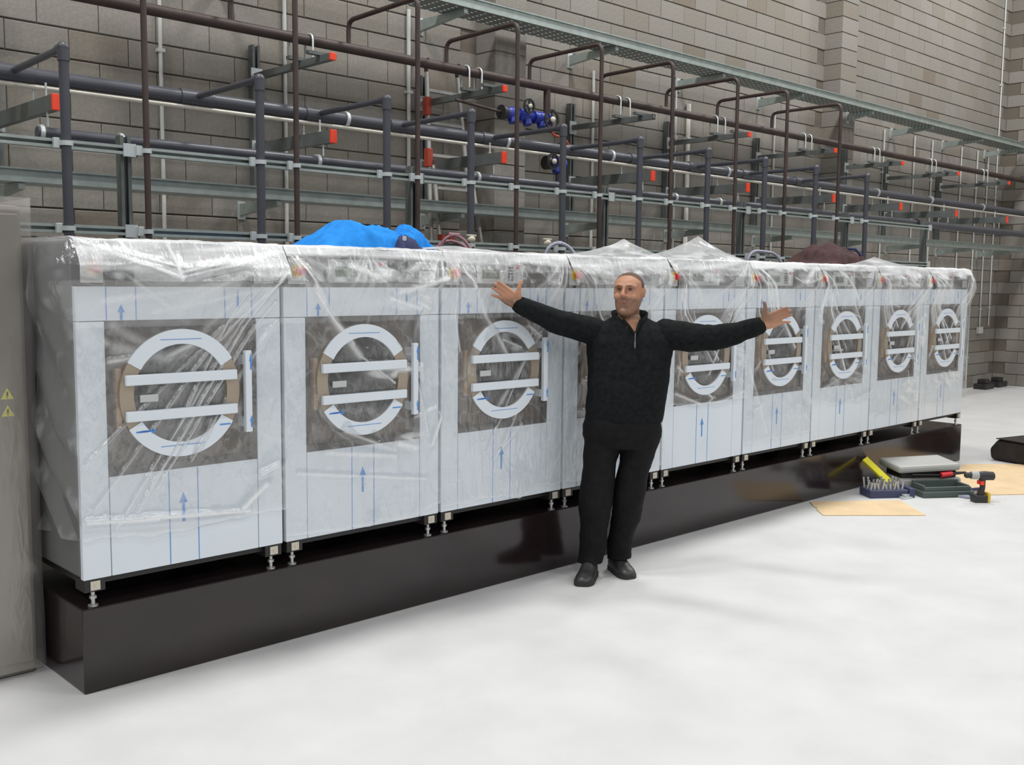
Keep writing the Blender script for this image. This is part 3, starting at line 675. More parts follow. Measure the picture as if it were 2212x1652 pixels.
# cable trays
ct = empty('cable_tray', (0, 2.4, 3.80)); tag(ct, 'high galvanised cable tray running the length of the block wall', 'cable tray')
YT0, YT1 = 2.24, 2.53
part(ct, 'side_rail', MB().box((1.2, YT0, 3.795), (XEND, YT0+0.004, 3.875)).box((1.2, YT0-0.014, 3.866), (XEND, YT0, 3.876)).box((1.2, YT0-0.006, 3.795), (XEND, YT0, 3.800)), 'galv')
part(ct, 'side_rail', MB().box((1.2, YT1, 3.795), (XEND, YT1+0.004, 3.875)).box((1.2, YT1, 3.866), (XEND, YT1+0.014, 3.876)), 'galv')
mb = MB()
for k in range(6):
    yy = YT0+0.004+k*(YT1-YT0)/6; mb.box((1.2, yy+0.004, 3.795), (XEND, yy+0.032, 3.799))
for k in range(int((XEND-1.2)/0.10)):
    mb.box((1.2+k*0.10, YT0+0.004, 3.7945), (1.2+k*0.10+0.07, YT1, 3.7985))
part(ct, 'perforated_base', mb, 'perf')
for x in (2.15, 3.96, 5.78, 7.46, 8.99, 10.63, 12.3, 13.95, 15.5):
    yw = WY if x != 10.63 else WY-0.24
    part(ct, 'bracket_arm', MB().prism([(YT0+0.02, 3.793), (yw, 3.793), (yw, 3.705), (YT0+0.02, 3.755)], 'x', x-0.020, x+0.020), 'galv')
    part(ct, 'bracket_plate', MB().box((x-0.035, yw-0.012, 3.68), (x+0.035, yw, 3.82)), 'clamp')
lt = empty('low_cable_tray', (0, 2.4, 2.2)); tag(lt, 'lower galvanised cable tray along the wall, just above the machine tops', 'cable tray')
part(lt, 'tray', MB().box((-1.2, 2.30, 2.205), (XEND, 2.304, 2.283)).box((-1.2, 2.285, 2.276), (XEND, 2.30, 2.285)).box((-1.2, 2.304, 2.205), (XEND, 2.54, 2.209)).box((-1.2, 2.54, 2.205), (XEND, 2.544, 2.283)), 'galv')
for x in (0.6, 2.3, 3.99, 5.76, 7.31, 8.98, 10.63, 12.3, 13.9, 15.4):
    yw = WY if x != 10.63 else WY-0.24
    part(lt, 'bracket_arm', MB().prism([(2.32, 2.203), (yw, 2.203), (yw, 2.118), (2.32, 2.165)], 'x', x-0.018, x+0.018), 'galv')
    part(lt, 'bracket_plate', MB().box((x-0.03, yw-0.01, 2.09), (x+0.03, yw, 2.22)), 'clamp')

# wall conduits
CD = [(1.70, 0.0, 7.0, 0.014, 'pale thin conduit on the wall above the leftmost machine'), (2.67, 0.0, 7.0, 0.014, 'pale thin conduit on the wall left of the blue jacket'), (3.83, 0.0, 3.86, 0.017, 'pale conduit on the wall left of the step ladder'),
      (6.10, 0.0, 3.7, 0.014, 'pale thin conduit on the wall right of the blue valves'), (7.42, 0.0, 3.7, 0.010, 'very thin conduit left of the thick white wall pipe'), (7.62, 0.0, 3.57, 0.024, 'thick white pipe on the wall behind the fifth machine'),
      (9.33, 0.0, 3.7, 0.012, 'pale thin conduit left of the second pilaster'), (12.08, 0.0, 3.78, 0.012, 'first thin conduit right of the second pilaster'), (13.0, 0.0, 3.78, 0.012, 'second thin conduit right of the second pilaster'),
      (13.58, 0.0, 3.78, 0.012, 'third thin conduit right of the second pilaster'), (14.6, 0.0, 3.78, 0.012, 'fourth thin conduit right of the second pilaster'), (15.2, 0.0, 3.78, 0.012, 'fifth thin conduit right of the second pilaster'),
      (15.62, 0.98, 3.78, 0.012, 'thin conduit ending in a pale socket box near the corner'), (15.98, 1.0, 7.0, 0.012, 'tall thin conduit beside the right-hand corner of the hall')]
for x, z0, z1, r, lab in CD:
    t = empty('wall_conduit', (x, WY-0.02, z0)); tag(t, lab, 'conduit', 'conduits on the block wall')
    part(t, 'tube', MB().tube([(x, WY-r-0.008, z0), (x, WY-r-0.008, z1)], r, 10), 'conduit2' if r > 0.02 else 'conduit')
    for z in np.arange(max(z0+0.3, 0.5), z1, 0.9):
        part(t, 'saddle_clip', MB().box((x-r-0.012, WY-2*r-0.012, z-0.012), (x+r+0.012, WY-0.002, z+0.012)), 'conduit2' if r > 0.02 else 'conduit')
    if z0 == 0.98:
        part(t, 'socket_box', MB().box((x-0.09, WY-0.06, 0.88), (x+0.07, WY-0.004, 0.99), 0.008), 'conduit')

# blue valves
def valve_set(name, label, x0, z, n, flip=False):
    t = empty(name, (x0, YM, z)); tag(t, label, 'valve', 'blue valves on the pipework')
    x = x0
    part(t, 'end_flange', MB().tube([(x, YM, z), (x+0.025, YM, z)], 0.058, 18).tube([(x+0.03, YM, z), (x+0.05, YM, z)], 0.052, 18), 'wheel')
    for k in range(n):
        part(t, 'valve_body', MB().sphere((x+0.12, YM, z), (0.075, 0.052, 0.055), 14, 10).tube([(x+0.05, YM, z), (x+0.20, YM, z)], 0.036, 14).tube([(x+0.12, YM, z), (x+0.12, YM-0.02, z-0.075)], 0.038, 12).tube([(x+0.195, YM, z), (x+0.215, YM, z)], 0.055, 16), 'valve')
        x += 0.165
    return t, x
t, x = valve_set('steam_valve_set', 'blue steam valves with black handwheels under the rusty main', 4.26, 3.02, 3)
def handwheel(t, c, axis, r=0.06):
    part(t, 'handwheel', MB().ring(c, r, r*0.78, axis, 0.014, 24).disc(c, r*0.25, axis, 0.02, 12).box((c[0]-(r*0.85 if axis != 'x' else 0), c[1]-(r*0.85 if axis == 'x' else 0), c[2]-0.007), (c[0]+(r*0.85 if axis != 'x' else 0.012), c[1]+(0.012 if axis != 'x' else r*0.85), c[2]+0.007)).box((c[0]-0.007, c[1], c[2]-r*0.85), (c[0]+0.007, c[1]+0.012, c[2]+r*0.85)), 'wheel')
handwheel(t, (4.50, YM-0.09, 3.085), 'y', 0.062); handwheel(t, (4.735, YM-0.12, 3.00), 'y', 0.085)
part(t, 'wheel_hub', MB().sphere((4.735, YM-0.125, 3.00), 0.024, 12, 8), 'cream'); part(t, 'wheel_hub', MB().sphere((4.50, YM-0.095, 3.085), 0.018, 12, 8), 'cream')
part(t, 'spindle', MB().tube([(4.735, YM, 3.0), (4.735, YM-0.12, 3.0)], 0.012, 8).tube([(4.50, YM, 3.05), (4.50, YM-0.09, 3.085)], 0.012, 8), 'zinc')
t, x = valve_set('water_valve_set', 'blue valve with a black handwheel below the upper dark main', 4.78, 2.66, 1)
handwheel(t, (4.79, YM-0.09, 2.665), 'y', 0.07); part(t, 'wheel_hub', MB().sphere((4.79, YM-0.095, 2.665), 0.022, 12, 8), 'cream')
part(t, 'drop_pipe', MB().tube([(4.93, YM, 2.70), (4.93, YM, 2.45)], 0.020, 12), 'pvc')
tag(obj('copper_tail', MB().tube([(4.84, YM-0.03, 2.96), (4.83, YM-0.03, 2.90), (4.90, YM-0.03, 2.885), (4.96, YM-0.03, 2.90), (5.02, YM-0.03, 2.84), (5.04, YM-0.03, 2.80)], 0.010, 8, bend=0.015), 'orange'), 'small bent copper-red pipe below the blue steam valves', 'pipe')

# step ladder leaning on the wall
ld = empty('step_ladder', (4.18, 2.45, 0)); tag(ld, 'aluminium step ladder with red fittings standing against the block wall', 'ladder')
def lpnt(s, z): return (4.10+s*(0.165+0.045*(3.40-z)), 2.72-(3.40-z)*0.10, z)
for s in (-1, 1):
    part(ld, 'stile', MB().tube([lpnt(s, 0.0), lpnt(s, 3.36)], 0.020, 8), 'alu')
    part(ld, 'top_hook', MB().tube([(lpnt(s, 3.36)[0], lpnt(s, 3.36)[1], 3.34), (lpnt(s, 3.36)[0]-0.02, lpnt(s, 3.36)[1], 3.44), (lpnt(s, 3.36)[0]+0.03, lpnt(s, 3.36)[1]+0.02, 3.47)], 0.016, 8), 'wheel')
    part(ld, 'rear_leg', MB().tube([(lpnt(s, 2.6)[0]+0.03, 2.62, 2.60), (lpnt(s, 0)[0]+0.05, 2.16, 0.0)], 0.018, 8), 'alu')
for k in range(12):
    z = 0.30+k*0.265
    part(ld, 'rung', MB().box((lpnt(-1, z)[0], lpnt(0, z)[1]-0.015, z-0.012), (lpnt(1, z)[0], lpnt(0, z)[1]+0.030, z+0.012)), 'alu')
for s, z in ((-1, 3.08), (-1, 2.66)):
    part(ld, 'red_fitting', MB().box((lpnt(s, z)[0]-0.034, lpnt(s, z)[1]-0.03, z-0.075), (lpnt(s, z)[0]+0.018, lpnt(s, z)[1]+0.03, z+0.075), 0.006), 'orange')
for dx in (-0.03, 0.06):
    part(ld, 'red_foot', MB().box((lpnt(-1, 1.96)[0]+dx-0.02, 2.38, 1.88), (lpnt(-1, 1.96)[0]+dx+0.03, 2.44, 2.03), 0.008), 'orange')

# hoses behind the machines
def hose(pts, r, mat, label):
    tag(obj('hose', MB().tube(pts, r, 10, bend=0.12, bseg=8), mat), label, 'hose', 'hoses behind the machines')
hose([(2.80, 1.22, 1.55), (2.83, 1.19, 1.965), (2.98, 1.12, 1.955), (3.02, 1.00, 1.60)], 0.011, 'hose_pink', 'mauve hose arching up behind the third machine, the upper of the pair')
hose([(2.80, 1.27, 1.55), (2.83, 1.25, 1.925), (3.04, 1.20, 1.915), (3.09, 1.00, 1.60)], 0.011, 'hose_pink', 'mauve hose arching up behind the third machine, the lower of the pair')
hose([(3.78, 1.22, 1.55), (3.80, 1.18, 1.94), (3.99, 1.12, 1.935), (4.04, 1.00, 1.60)], 0.014, 'hose_grey', 'grey-blue hose arching behind the fourth machine')
hose([(6.34, 1.22, 1.55), (6.38, 1.18, 1.955), (6.75, 1.12, 1.935), (6.82, 1.00, 1.60)], 0.014, 'hose_grey', 'grey-blue hose arching behind the machine left of the brown jacket')

# ------------------------------------------------------------------ jackets on top of the machines
def heap(name, x0, x1, y0, y1, zb, prof, mat, seed, rough=0.03, nx=60, ny=34):
    xs = np.linspace(0, 1, nx); ys = np.linspace(0, 1, ny); PX_ = np.array([p[0] for p in prof]); PZ = np.array([p[1] for p in prof])
    vs = []; fs = []
    A, B = np.meshgrid(xs, ys, indexing='ij')
    env = np.clip(1-(2*B-1)**2, 0, 1)**0.45
    h = np.interp(A, PX_, PZ)*env
    n = fbm(A*7+B*3, B*6-A*2, seed)-0.45; rdg = 1-np.abs(2*fbm(A*5-B*4, B*5+A*3, seed+5)/0.9-1)
    h = np.clip(h+(n*rough*2+(rdg-0.7)*rough)*np.clip(h*14, 0, 1), 0, None)
    X = x0+(x1-x0)*A+0.03*(fbm(B*6, A*0+1, seed+9)-0.5)*2*(1-np.abs(2*A-1)); Y = y0+(y1-y0)*B+0.05*(fbm(A*5, B*0+2, seed+8)-0.5)
    for i in range(nx):
        for j in range(ny): vs.append((float(X[i, j]), float(Y[i, j]), float(zb+h[i, j])))
    for i in range(nx-1):
        for j in range(ny-1): fs.append((i*ny+j, (i+1)*ny+j, (i+1)*ny+j+1, i*ny+j+1))
    b = len(vs); ring = [i*ny for i in range(nx)]+[(nx-1)*ny+j for j in range(1, ny)]+[i*ny+ny-1 for i in range(nx-2, -1, -1)]+[j for j in range(ny-2, 0, -1)]
    fs.append(tuple(reversed(ring)))
    mb = MB(); mb.add(vs, fs, True); return obj(name, mb, mat)
j1 = empty('blue_jacket', (1.75, 0.4, 1.82)); tag(j1, 'bright blue fleece jacket heaped on top of the second machine', 'jacket')
def reparent(o, p): o.parent = p; o.matrix_parent_inverse = Matrix.Translation(-Vector(p.location))
reparent(heap('jacket_body', 1.37, 1.862, 0.30, 0.72, 1.822, [(0, 0.0), (0.1, 0.045), (0.30, 0.100), (0.42, 0.142), (0.55, 0.135), (0.70, 0.105), (0.85, 0.128), (0.95, 0.09), (1, 0.0)], 'jacket', 4, 0.016), j1)
reparent(heap('jacket_sleeve', 1.885, 2.12, 0.36, 0.60, 1.822, [(0, 0.0), (0.12, 0.085), (0.35, 0.136), (0.55, 0.118), (0.8, 0.055), (1, 0.0)], 'jacket', 9, 0.014), j1)
reparent(heap('collar_lining', 1.76, 1.92, 0.24, 0.50, 1.822, [(0, 0.0), (0.15, 0.05), (0.4, 0.075), (0.8, 0.055), (1, 0.0)], 'navy', 12, 0.02, 24, 18), j1)
reparent(obj('white_label', MB().box((1.800, 0.262, 1.862), (1.820, 0.274, 1.887), 0.003), 'plate'), j1)
j2 = empty('brown_jacket', (6.8, 0.6, 1.82)); tag(j2, 'dark brown jacket heaped on top of the machines near the right end', 'jacket')
reparent(heap('jacket_body', 6.36, 7.26, 0.38, 0.9, 1.822, [(0, 0.0), (0.08, 0.03), (0.2, 0.12), (0.38, 0.175), (0.55, 0.165), (0.7, 0.11), (0.88, 0.05), (1, 0.0)], 'brownj', 15, 0.035), j2)
reparent(obj('strap', MB().tube([(6.85, 0.5, 1.97), (6.90, 0.44, 1.965), (6.93, 0.40, 1.91)], 0.012, 8), 'navy'), j2)

# ------------------------------------------------------------------ tall cabinet at the left
cb = empty('tall_cabinet', (-0.5, 0.4, 0)); tag(cb, 'tall beige cabinet wrapped in clear film at the left edge', 'cabinet')
part(cb, 'carcass', MB().box((-1.02, 0.385, 0.0), (-0.045, 1.15, 1.945), 0.02), 'beige')
part(cb, 'door', MB().box((-0.98, 0.368, 0.06), (-0.51, 0.388, 1.91), 0.006), 'beige')
part(cb, 'door', MB().box((-0.50, 0.368, 0.06), (-0.065, 0.388, 1.91), 0.006), 'beige')
for z in (1.185, 1.115):
    part(cb, 'warning_sticker', MB().prism([(-0.158, z-0.020), (-0.108, z-0.020), (-0.133, z+0.026)], 'y', 0.3655, 0.3675), 'warn')
    part(cb, 'warning_mark', MB().prism([(-0.137, z-0.008), (-0.130, z-0.008), (-0.129, z+0.010), (-0.136, z+0.010)], 'y', 0.3648, 0.3656).box((-0.136, 0.3648, z-0.015), (-0.130, 0.3656, z-0.011)), 'black')
nx, nz = 60, 90; vs = []; fs = []; crs = []
A = np.linspace(0, 1, nx); Bz = np.linspace(0, 1, nz)
path = [(-1.04, 0.9), (-1.04, 0.355), (-0.022, 0.352), (-0.022, 0.95)]
def along(t):
    L = [0]; 
    for k in range(3): L.append(L[-1]+math.dist(path[k], path[k+1]))
    s = t*L[-1]
    for k in range(3):
        if s <= L[k+1]+1e-9:
            q = (s-L[k])/(L[k+1]-L[k]); return path[k][0]+(path[k+1][0]-path[k][0])*q, path[k][1]+(path[k+1][1]-path[k][1])*q
    return path[-1]
for i in range(nx):
    px, py = along(A[i])
    for j in range(nz):
        n = float(fbm(np.array([A[i]*9]), np.array([Bz[j]*5]), 91)[0])
        sgn = 1 if A[i] > 0.6 else 0
        vs.append((px+(n-0.3)*0.022*sgn, py-(n-0.3)*0.02*(1-sgn), 0.03+Bz[j]*1.945)); e = 0.0
        rr = float(fbm(np.array([A[i]*22+Bz[j]*4]), np.array([Bz[j]*9]), 95)[0]); e = max(0, (rr-0.55)*0.8)
        if Bz[j] > 0.97: e += 0.35
        crs.append(e)
for i in range(nx-1):
    for j in range(nz-1): fs.append((i*nz+j, (i+1)*nz+j, (i+1)*nz+j+1, i*nz+j+1))
me = bpy.data.meshes.new('film_wrap'); me.from_pydata(vs, [], fs); me.update(); me.polygons.foreach_set('use_smooth', [True]*len(fs))
me.attributes.new('crease', 'FLOAT', 'POINT').data.foreach_set('value', crs); me.materials.append(MAT['film_dense'])
o = link('film_wrap', me, cb); o.matrix_parent_inverse = Matrix.Translation(-Vector(cb.location))

# ------------------------------------------------------------------ tools on the floor
def sheet(name, pts, th, mat, label, cat):
    tag(obj(name, MB().prism(pts, 'z', 0.001, th), mat), label, cat, 'sheets of board on the floor')
sheet('board_sheet', [(5.47, -0.03), (5.33, -0.15), (5.31, -0.19), (5.27, -0.20), (5.13, -0.336), (5.695, -0.833), (6.05, -0.47)], 0.006, 'board', 'thin tan board on the floor in front of the bit box', 'board')
sheet('board_sheet', [(6.95, -0.42), (8.05, -0.12), (8.75, -0.72), (7.30, -1.22), (6.70, -0.78)], 0.006, 'board', 'larger tan board on the floor under the black bag and behind the drill', 'board')
# spirit level leaning against the bit box
lv = empty('spirit_level', (6.2, -0.2, 0)); tag(lv, 'bright yellow spirit level sticking up behind the bit box', 'spirit level')
a = Vector((6.52, -0.20, 0.045)); b = Vector((6.30, 0.0, 0.215)); a = Vector((6.33, -0.26, 0.06)); b = Vector((6.31, -0.035, 0.235))
d = (b-a).normalized(); s = Vector((0.75, -0.66, 0)); s = (s-d*s.dot(d)).normalized(); n = d.cross(s)
mb = MB(); vs = []
for p in (a-d*0.03, b):
    for q in ((-1, -1), (1, -1), (1, 1), (-1, 1)): vs.append(p+s*q[0]*0.027+n*q[1]*0.012)
mb.add(vs, [(0, 1, 2, 3), (7, 6, 5, 4), (0, 4, 5, 1), (1, 5, 6, 2), (2, 6, 7, 3), (3, 7, 4, 0)])
part(lv, 'level_body', mb, 'lvl')
mb = MB(); vs = []
for p in (b, b+d*0.006):
    for q in ((-1, -1), (1, -1), (1, 1), (-1, 1)): vs.append(p+s*q[0]*0.029+n*q[1]*0.014)
mb.add(vs, [(0, 1, 2, 3), (7, 6, 5, 4), (0, 4, 5, 1), (1, 5, 6, 2), (2, 6, 7, 3), (3, 7, 4, 0)]); part(lv, 'end_cap', mb, 'lvl')
# drill bit box
bb = empty('drill_bit_box', (6.14, -0.30, 0), -0.62); tag(bb, 'small open dark blue box of steel drill bits on the floor', 'bit box')
obj('tray', MB().box((-0.17, -0.09, 0), (0.15, 0.09, 0.062), 0.008), 'bits', bb); obj('lid', MB().box((0.152, -0.10, 0.0), (0.20, 0.08, 0.075), 0.006), 'bits', bb)
for r_ in range(3):
    for k in range(9):
        h = 0.035+0.03*random.random()+r_*0.014
        obj('drill_bit', MB().tube([(-0.15+k*0.033, -0.055+r_*0.05, 0.06), (-0.15+k*0.033+random.uniform(-.012, .012), -0.055+r_*0.05, 0.06+h)], 0.0085, 8), 'zinc', bb)
# crumpled scrap of clear wrap by the bit box
tag(obj('foil_scrap', MB().prism([(0, 0), (0.10, -0.03), (0.13, 0.03), (0.05, 0.06)], 'z', 0.0, 0.012).prism([(0.03, 0.0), (0.11, 0.0), (0.07, 0.05)], 'z', 0.012, 0.03), 'clamp', None, (6.10, -0.47, 0.001)), 'shiny crumpled scrap on the floor in front of the bit box', 'scrap')
# open tool case
tc = empty('tool_case', (6.62, -0.47, 0), -0.60); tag(tc, 'open grey plastic tool case lying on the floor', 'tool case')
obj('base', MB().box((-0.30, -0.02, 0.0), (0.24, 0.26, 0.11), 0.02), 'case', tc)
lid = MB().box((-0.32, -0.03, 0.165), (0.22, 0.30, 0.225), 0.02); lo = obj('lid', lid, 'case', tc); lo.rotation_euler = (0.06, -0.03, 0)
obj('inner_tray', MB().box((-0.28, 0.0, 0.108), (0.20, 0.24, 0.170), 0.01), 'black', tc)
obj('front_flap', MB().box((-0.24, -0.26, 0.0), (0.20, -0.03, 0.05), 0.012), 'casedark', tc)
fr = MB(); fr.box((-0.22, -0.24, 0.05), (0.18, -0.215, 0.082), 0.004).box((-0.22, -0.07, 0.05), (0.18, -0.045, 0.105), 0.004).box((-0.22, -0.215, 0.05), (-0.195, -0.07, 0.09), 0.004).box((0.155, -0.215, 0.05), (0.18, -0.07, 0.09), 0.004)
obj('flap_rim', fr, 'casedark', tc)
obj('latch', MB().box((-0.06, -0.036, 0.02), (-0.01, -0.02, 0.07), 0.004), 'casedark', tc)
rp = empty('pliers', (6.64, -0.52, 0.115), -0.55); tag(rp, 'red handled pliers resting on the open tool case', 'pliers')
obj('handle', MB().tube([(0.0, 0, 0.02), (0.10, 0.0, 0.03)], [0.024, 0.020], 10), 'red', rp)
obj('jaw', MB().tube([(0.09, 0, 0.03), (0.24, 0.02, 0.03)], [0.016, 0.010], 8), 'black', rp); obj('handle', MB().tube([(-0.26, 0.0, 0.03), (0.01, 0.0, 0.02)], 0.009, 8), 'black', rp)
# cordless drill standing on its battery
dr = empty('cordless_drill', (6.49, -0.90, 0), -0.72); tag(dr, 'black and yellow cordless drill standing on its battery', 'drill')
obj('battery', MB().box((-0.062, -0.045, 0.0), (0.038, 0.045, 0.058), 0.008), 'drillblack', dr)
obj('battery_side', MB().box((0.038, -0.040, 0.002), (0.062, 0.040, 0.075), 0.006), 'drillyellow', dr)
obj('grip', MB().tube([(-0.005, 0, 0.055), (0.012, 0, 0.11), (0.005, 0, 0.185)], [0.026, 0.020, 0.026], 14), 'drillblack', dr)
obj('trigger', MB().box((-0.032, -0.008, 0.140), (-0.012, 0.008, 0.170), 0.003), 'red', dr)
obj('grip_panel', MB().box((-0.018, -0.027, 0.135), (0.012, -0.012, 0.165), 0.003), 'cap', dr)
obj('motor_housing', MB().tube([(-0.055, 0, 0.208), (0.02, 0, 0.205), (0.085, 0, 0.202)], [0.026, 0.036, 0.033], 16).sphere((0.085, 0, 0.202), (0.016, 0.033, 0.033), 14, 8), 'drillblack', dr)
obj('gearbox', MB().tube([(-0.085, 0, 0.208), (-0.03, 0, 0.208)], [0.030, 0.033], 16), 'case', dr)
obj('chuck', MB().tube([(-0.135, 0, 0.208), (-0.125, 0, 0.208), (-0.085, 0, 0.208)], [0.012, 0.022, 0.023], 14), 'drillblack', dr)
# short dark bar and blue-grey tray piece between case and drill
tag(obj('pry_bar', MB().tube([(6.56, -0.80, 0.015), (6.74, -0.73, 0.035), (6.92, -0.74, 0.02)], 0.014, 8), 'navy'), 'short dark bar on the floor between the tool case and the drill', 'bar')
tag(obj('plastic_insert', MB().box((6.52, -0.80, 0.001), (6.72, -0.66, 0.02), 0.004), 'hose_grey'), 'small grey-blue plastic tray on the floor beside the drill', 'tray')
# black bag
bg_ = empty('tool_bag', (8.72, -0.46, 0.007), -0.25); tag(bg_, 'black canvas tool bag on the floor at the right edge', 'bag')
mb = MB().prism([(-0.22, 0.0), (0.22, 0.0), (0.24, 0.10), (0.16, 0.20), (-0.16, 0.20), (-0.24, 0.10)], 'x', -0.27, 0.36); bo = obj('bag_body', mb, 'bag', bg_)
bv_ = bo.modifiers.new('round', 'BEVEL'); bv_.width = 0.03; bv_.segments = 3
obj('flap', MB().prism([(-0.255, 0.095), (-0.175, 0.208), (0.16, 0.212), (0.16, 0.204), (-0.165, 0.198), (-0.24, 0.09)], 'x', -0.28, 0.37), 'bag', bg_)
for x in (-0.12, 0.10):
    obj('buckle', MB().box((x-0.02, -0.262, 0.10), (x+0.02, -0.24, 0.135), 0.004), 'zinc', bg_)
obj('handle', MB().tube([(-0.08, 0, 0.21), (-0.05, -0.02, 0.25), (0.12, -0.02, 0.25), (0.15, 0, 0.21)], 0.012, 8, bend=0.02), 'bag', bg_)
# small black blocks at the foot of the wall
for k, (x, lab) in enumerate(((15.40, 'black rubber block at the wall foot, the left of two'), (15.95, 'black rubber block at the wall foot, nearest the corner'))):
    t = empty('rubber_block', (x, 2.62, 0)); tag(t, lab, 'block', 'black blocks by the wall')
    obj('base', MB().box((-0.17, -0.10, 0), (0.17, 0.10, 0.09), 0.01), 'drillblack', t); obj('top_boss', MB().box((-0.10, -0.07, 0.09), (0.06, 0.07, 0.16), 0.012), 'drillblack', t)

# ------------------------------------------------------------------ the man in front of the row
person = empty('person', (2.86, -0.27, 0), -YAW)
tag(person, 'man in black sweater and trousers standing with both arms spread wide', 'person')
def voxel(mb, size, smooth=5, name='tmp'):
    me = bpy.data.meshes.new(name); me.from_pydata(mb.v, [], mb.f); me.update()
    bm = bmesh.new(); bm.from_mesh(me); bmesh.ops.remove_doubles(bm, verts=bm.verts, dist=1e-6); bmesh.ops.recalc_face_normals(bm, faces=bm.faces); bm.to_mesh(me); bm.free()
    o = bpy.data.objects.new(name, me); C.objects.link(o)
    r = o.modifiers.new('r', 'REMESH'); r.mode = 'VOXEL'; r.voxel_size = size; r.use_smooth_shade = True
    s = o.modifiers.new('s', 'SMOOTH'); s.iterations = smooth; s.factor = 0.5
    dg = bpy.context.evaluated_depsgraph_get(); dg.update()
    out = bpy.data.meshes.new_from_object(o.evaluated_get(dg))
    bpy.data.objects.remove(o, do_unlink=True); out.materials.clear()
    out.polygons.foreach_set('use_smooth', [True]*len(out.polygons))
    return out
def limb(mb, chain, n=18):
    for p in chain: mb.sphere(p[:3], p[3], n, 12)
    for a, b in zip(chain, chain[1:]):
        d = (Vector(b[:3])-Vector(a[:3]))
        mb.tube([a[:3], b[:3]], [a[3], b[3]], n)
def loft(mb, rings, n=32, ex=2.4):
    vs = []; fs = []
    for (z, cx, cy, rx, ry) in rings:
        for k in range(n):
            a = 2*PI*k/n; c, s = math.cos(a), math.sin(a)
            vs.append((cx+rx*math.copysign(abs(c)**(2/ex), c), cy+ry*math.copysign(abs(s)**(2/ex), s), z))
    for i in range(len(rings)-1):
        for k in range(n): fs.append((i*n+k, i*n+(k+1) % n, (i+1)*n+(k+1) % n, (i+1)*n+k))
    fs.append(tuple(range(n-1, -1, -1))); b = (len(rings)-1)*n; fs.append(tuple(b+k for k in range(n)))
    mb.add(vs, fs, True)
TORSO = [(0.885, 0.066, 0.0, 0.214, 0.135), (0.95, 0.072, 0.0, 0.220, 0.147), (1.05, 0.084, -0.006, 0.220, 0.150), (1.15, 0.09, -0.006, 0.226, 0.144), (1.25, 0.092, 0, 0.236, 0.136),
         (1.33, 0.092, 0.005, 0.236, 0.130), (1.395, 0.092, 0.010, 0.205, 0.112), (1.435, 0.09, 0.015, 0.150, 0.092), (1.465, 0.088, 0.018, 0.098, 0.078)]
ARML = [(-0.105, 0.005, 1.385, 0.076), (-0.23, -0.06, 1.418, 0.068), (-0.335, -0.15, 1.447, 0.060), (-0.43, -0.24, 1.490, 0.051), (-0.522, -0.325, 1.532, 0.040)]
ARMR = [(0.295, 0.005, 1.375, 0.080), (0.42, -0.06, 1.362, 0.076), (0.535, -0.12, 1.362, 0.069), (0.65, -0.19, 1.395, 0.056), (0.748, -0.248, 1.433, 0.042)]
LEGL = [(-0.045, 0.0, 0.79, 0.112), (-0.062, -0.015, 0.66, 0.094), (-0.080, -0.04, 0.50, 0.094), (-0.087, -0.05, 0.43, 0.094), (-0.096, -0.05, 0.26, 0.080), (-0.103, -0.045, 0.11, 0.071)]
LEGR = [(0.165, 0.0, 0.79, 0.112), (0.140, 0.0, 0.66, 0.090), (0.112, 0.0, 0.50, 0.088), (0.106, 0.0, 0.43, 0.087), (0.082, 0.03, 0.26, 0.076), (0.060, 0.05, 0.11, 0.067)]
def scaled(ch, k): return [(a, b, c, r*k) for a, b, c, r in ch]
# --- body
HC = Vector((0.083, -0.005, 1.478)); HY = math.radians(-23)
def hp(x, y, z): return (HC.x+x*math.cos(HY)+y*math.sin(HY)*-1, HC.y+x*math.sin(HY)+y*math.cos(HY), HC.z+z)
body = MB()
loft(body, [(z, cx, cy, rx*0.93, ry*0.92) for z, cx, cy, rx, ry in TORSO[:-2]]+[(1.428, 0.09, 0.015, 0.115, 0.080), (1.450, 0.088, 0.018, 0.074, 0.068), (1.475, 0.088, 0.018, 0.060, 0.060)])
loft(body, [(0.74, 0.06, 0.0, 0.19, 0.115), (0.80, 0.06, 0.0, 0.20, 0.125), (0.90, 0.068, 0.0, 0.195, 0.12)])
limb(body, scaled(ARML, 0.74)); limb(body, scaled(ARMR, 0.74)); limb(body, scaled(LEGL, 0.8)); limb(body, scaled(LEGR, 0.8))
for f0, f1 in (((-0.108, -0.045, 0.06), (-0.165, -0.22, 0.035)), ((0.055, 0.06, 0.06), (0.108, -0.08, 0.035))):
    limb(body, [(f0[0], f0[1], 0.050, 0.030), (f1[0]*0.8+f0[0]*0.2, f1[1]*0.8+f0[1]*0.2, 0.034, 0.016)])
limb(body, [(0.088, 0.022, 1.40, 0.064), (0.086, 0.020, 1.46, 0.060), (0.085, 0.018, 1.55, 0.060)])
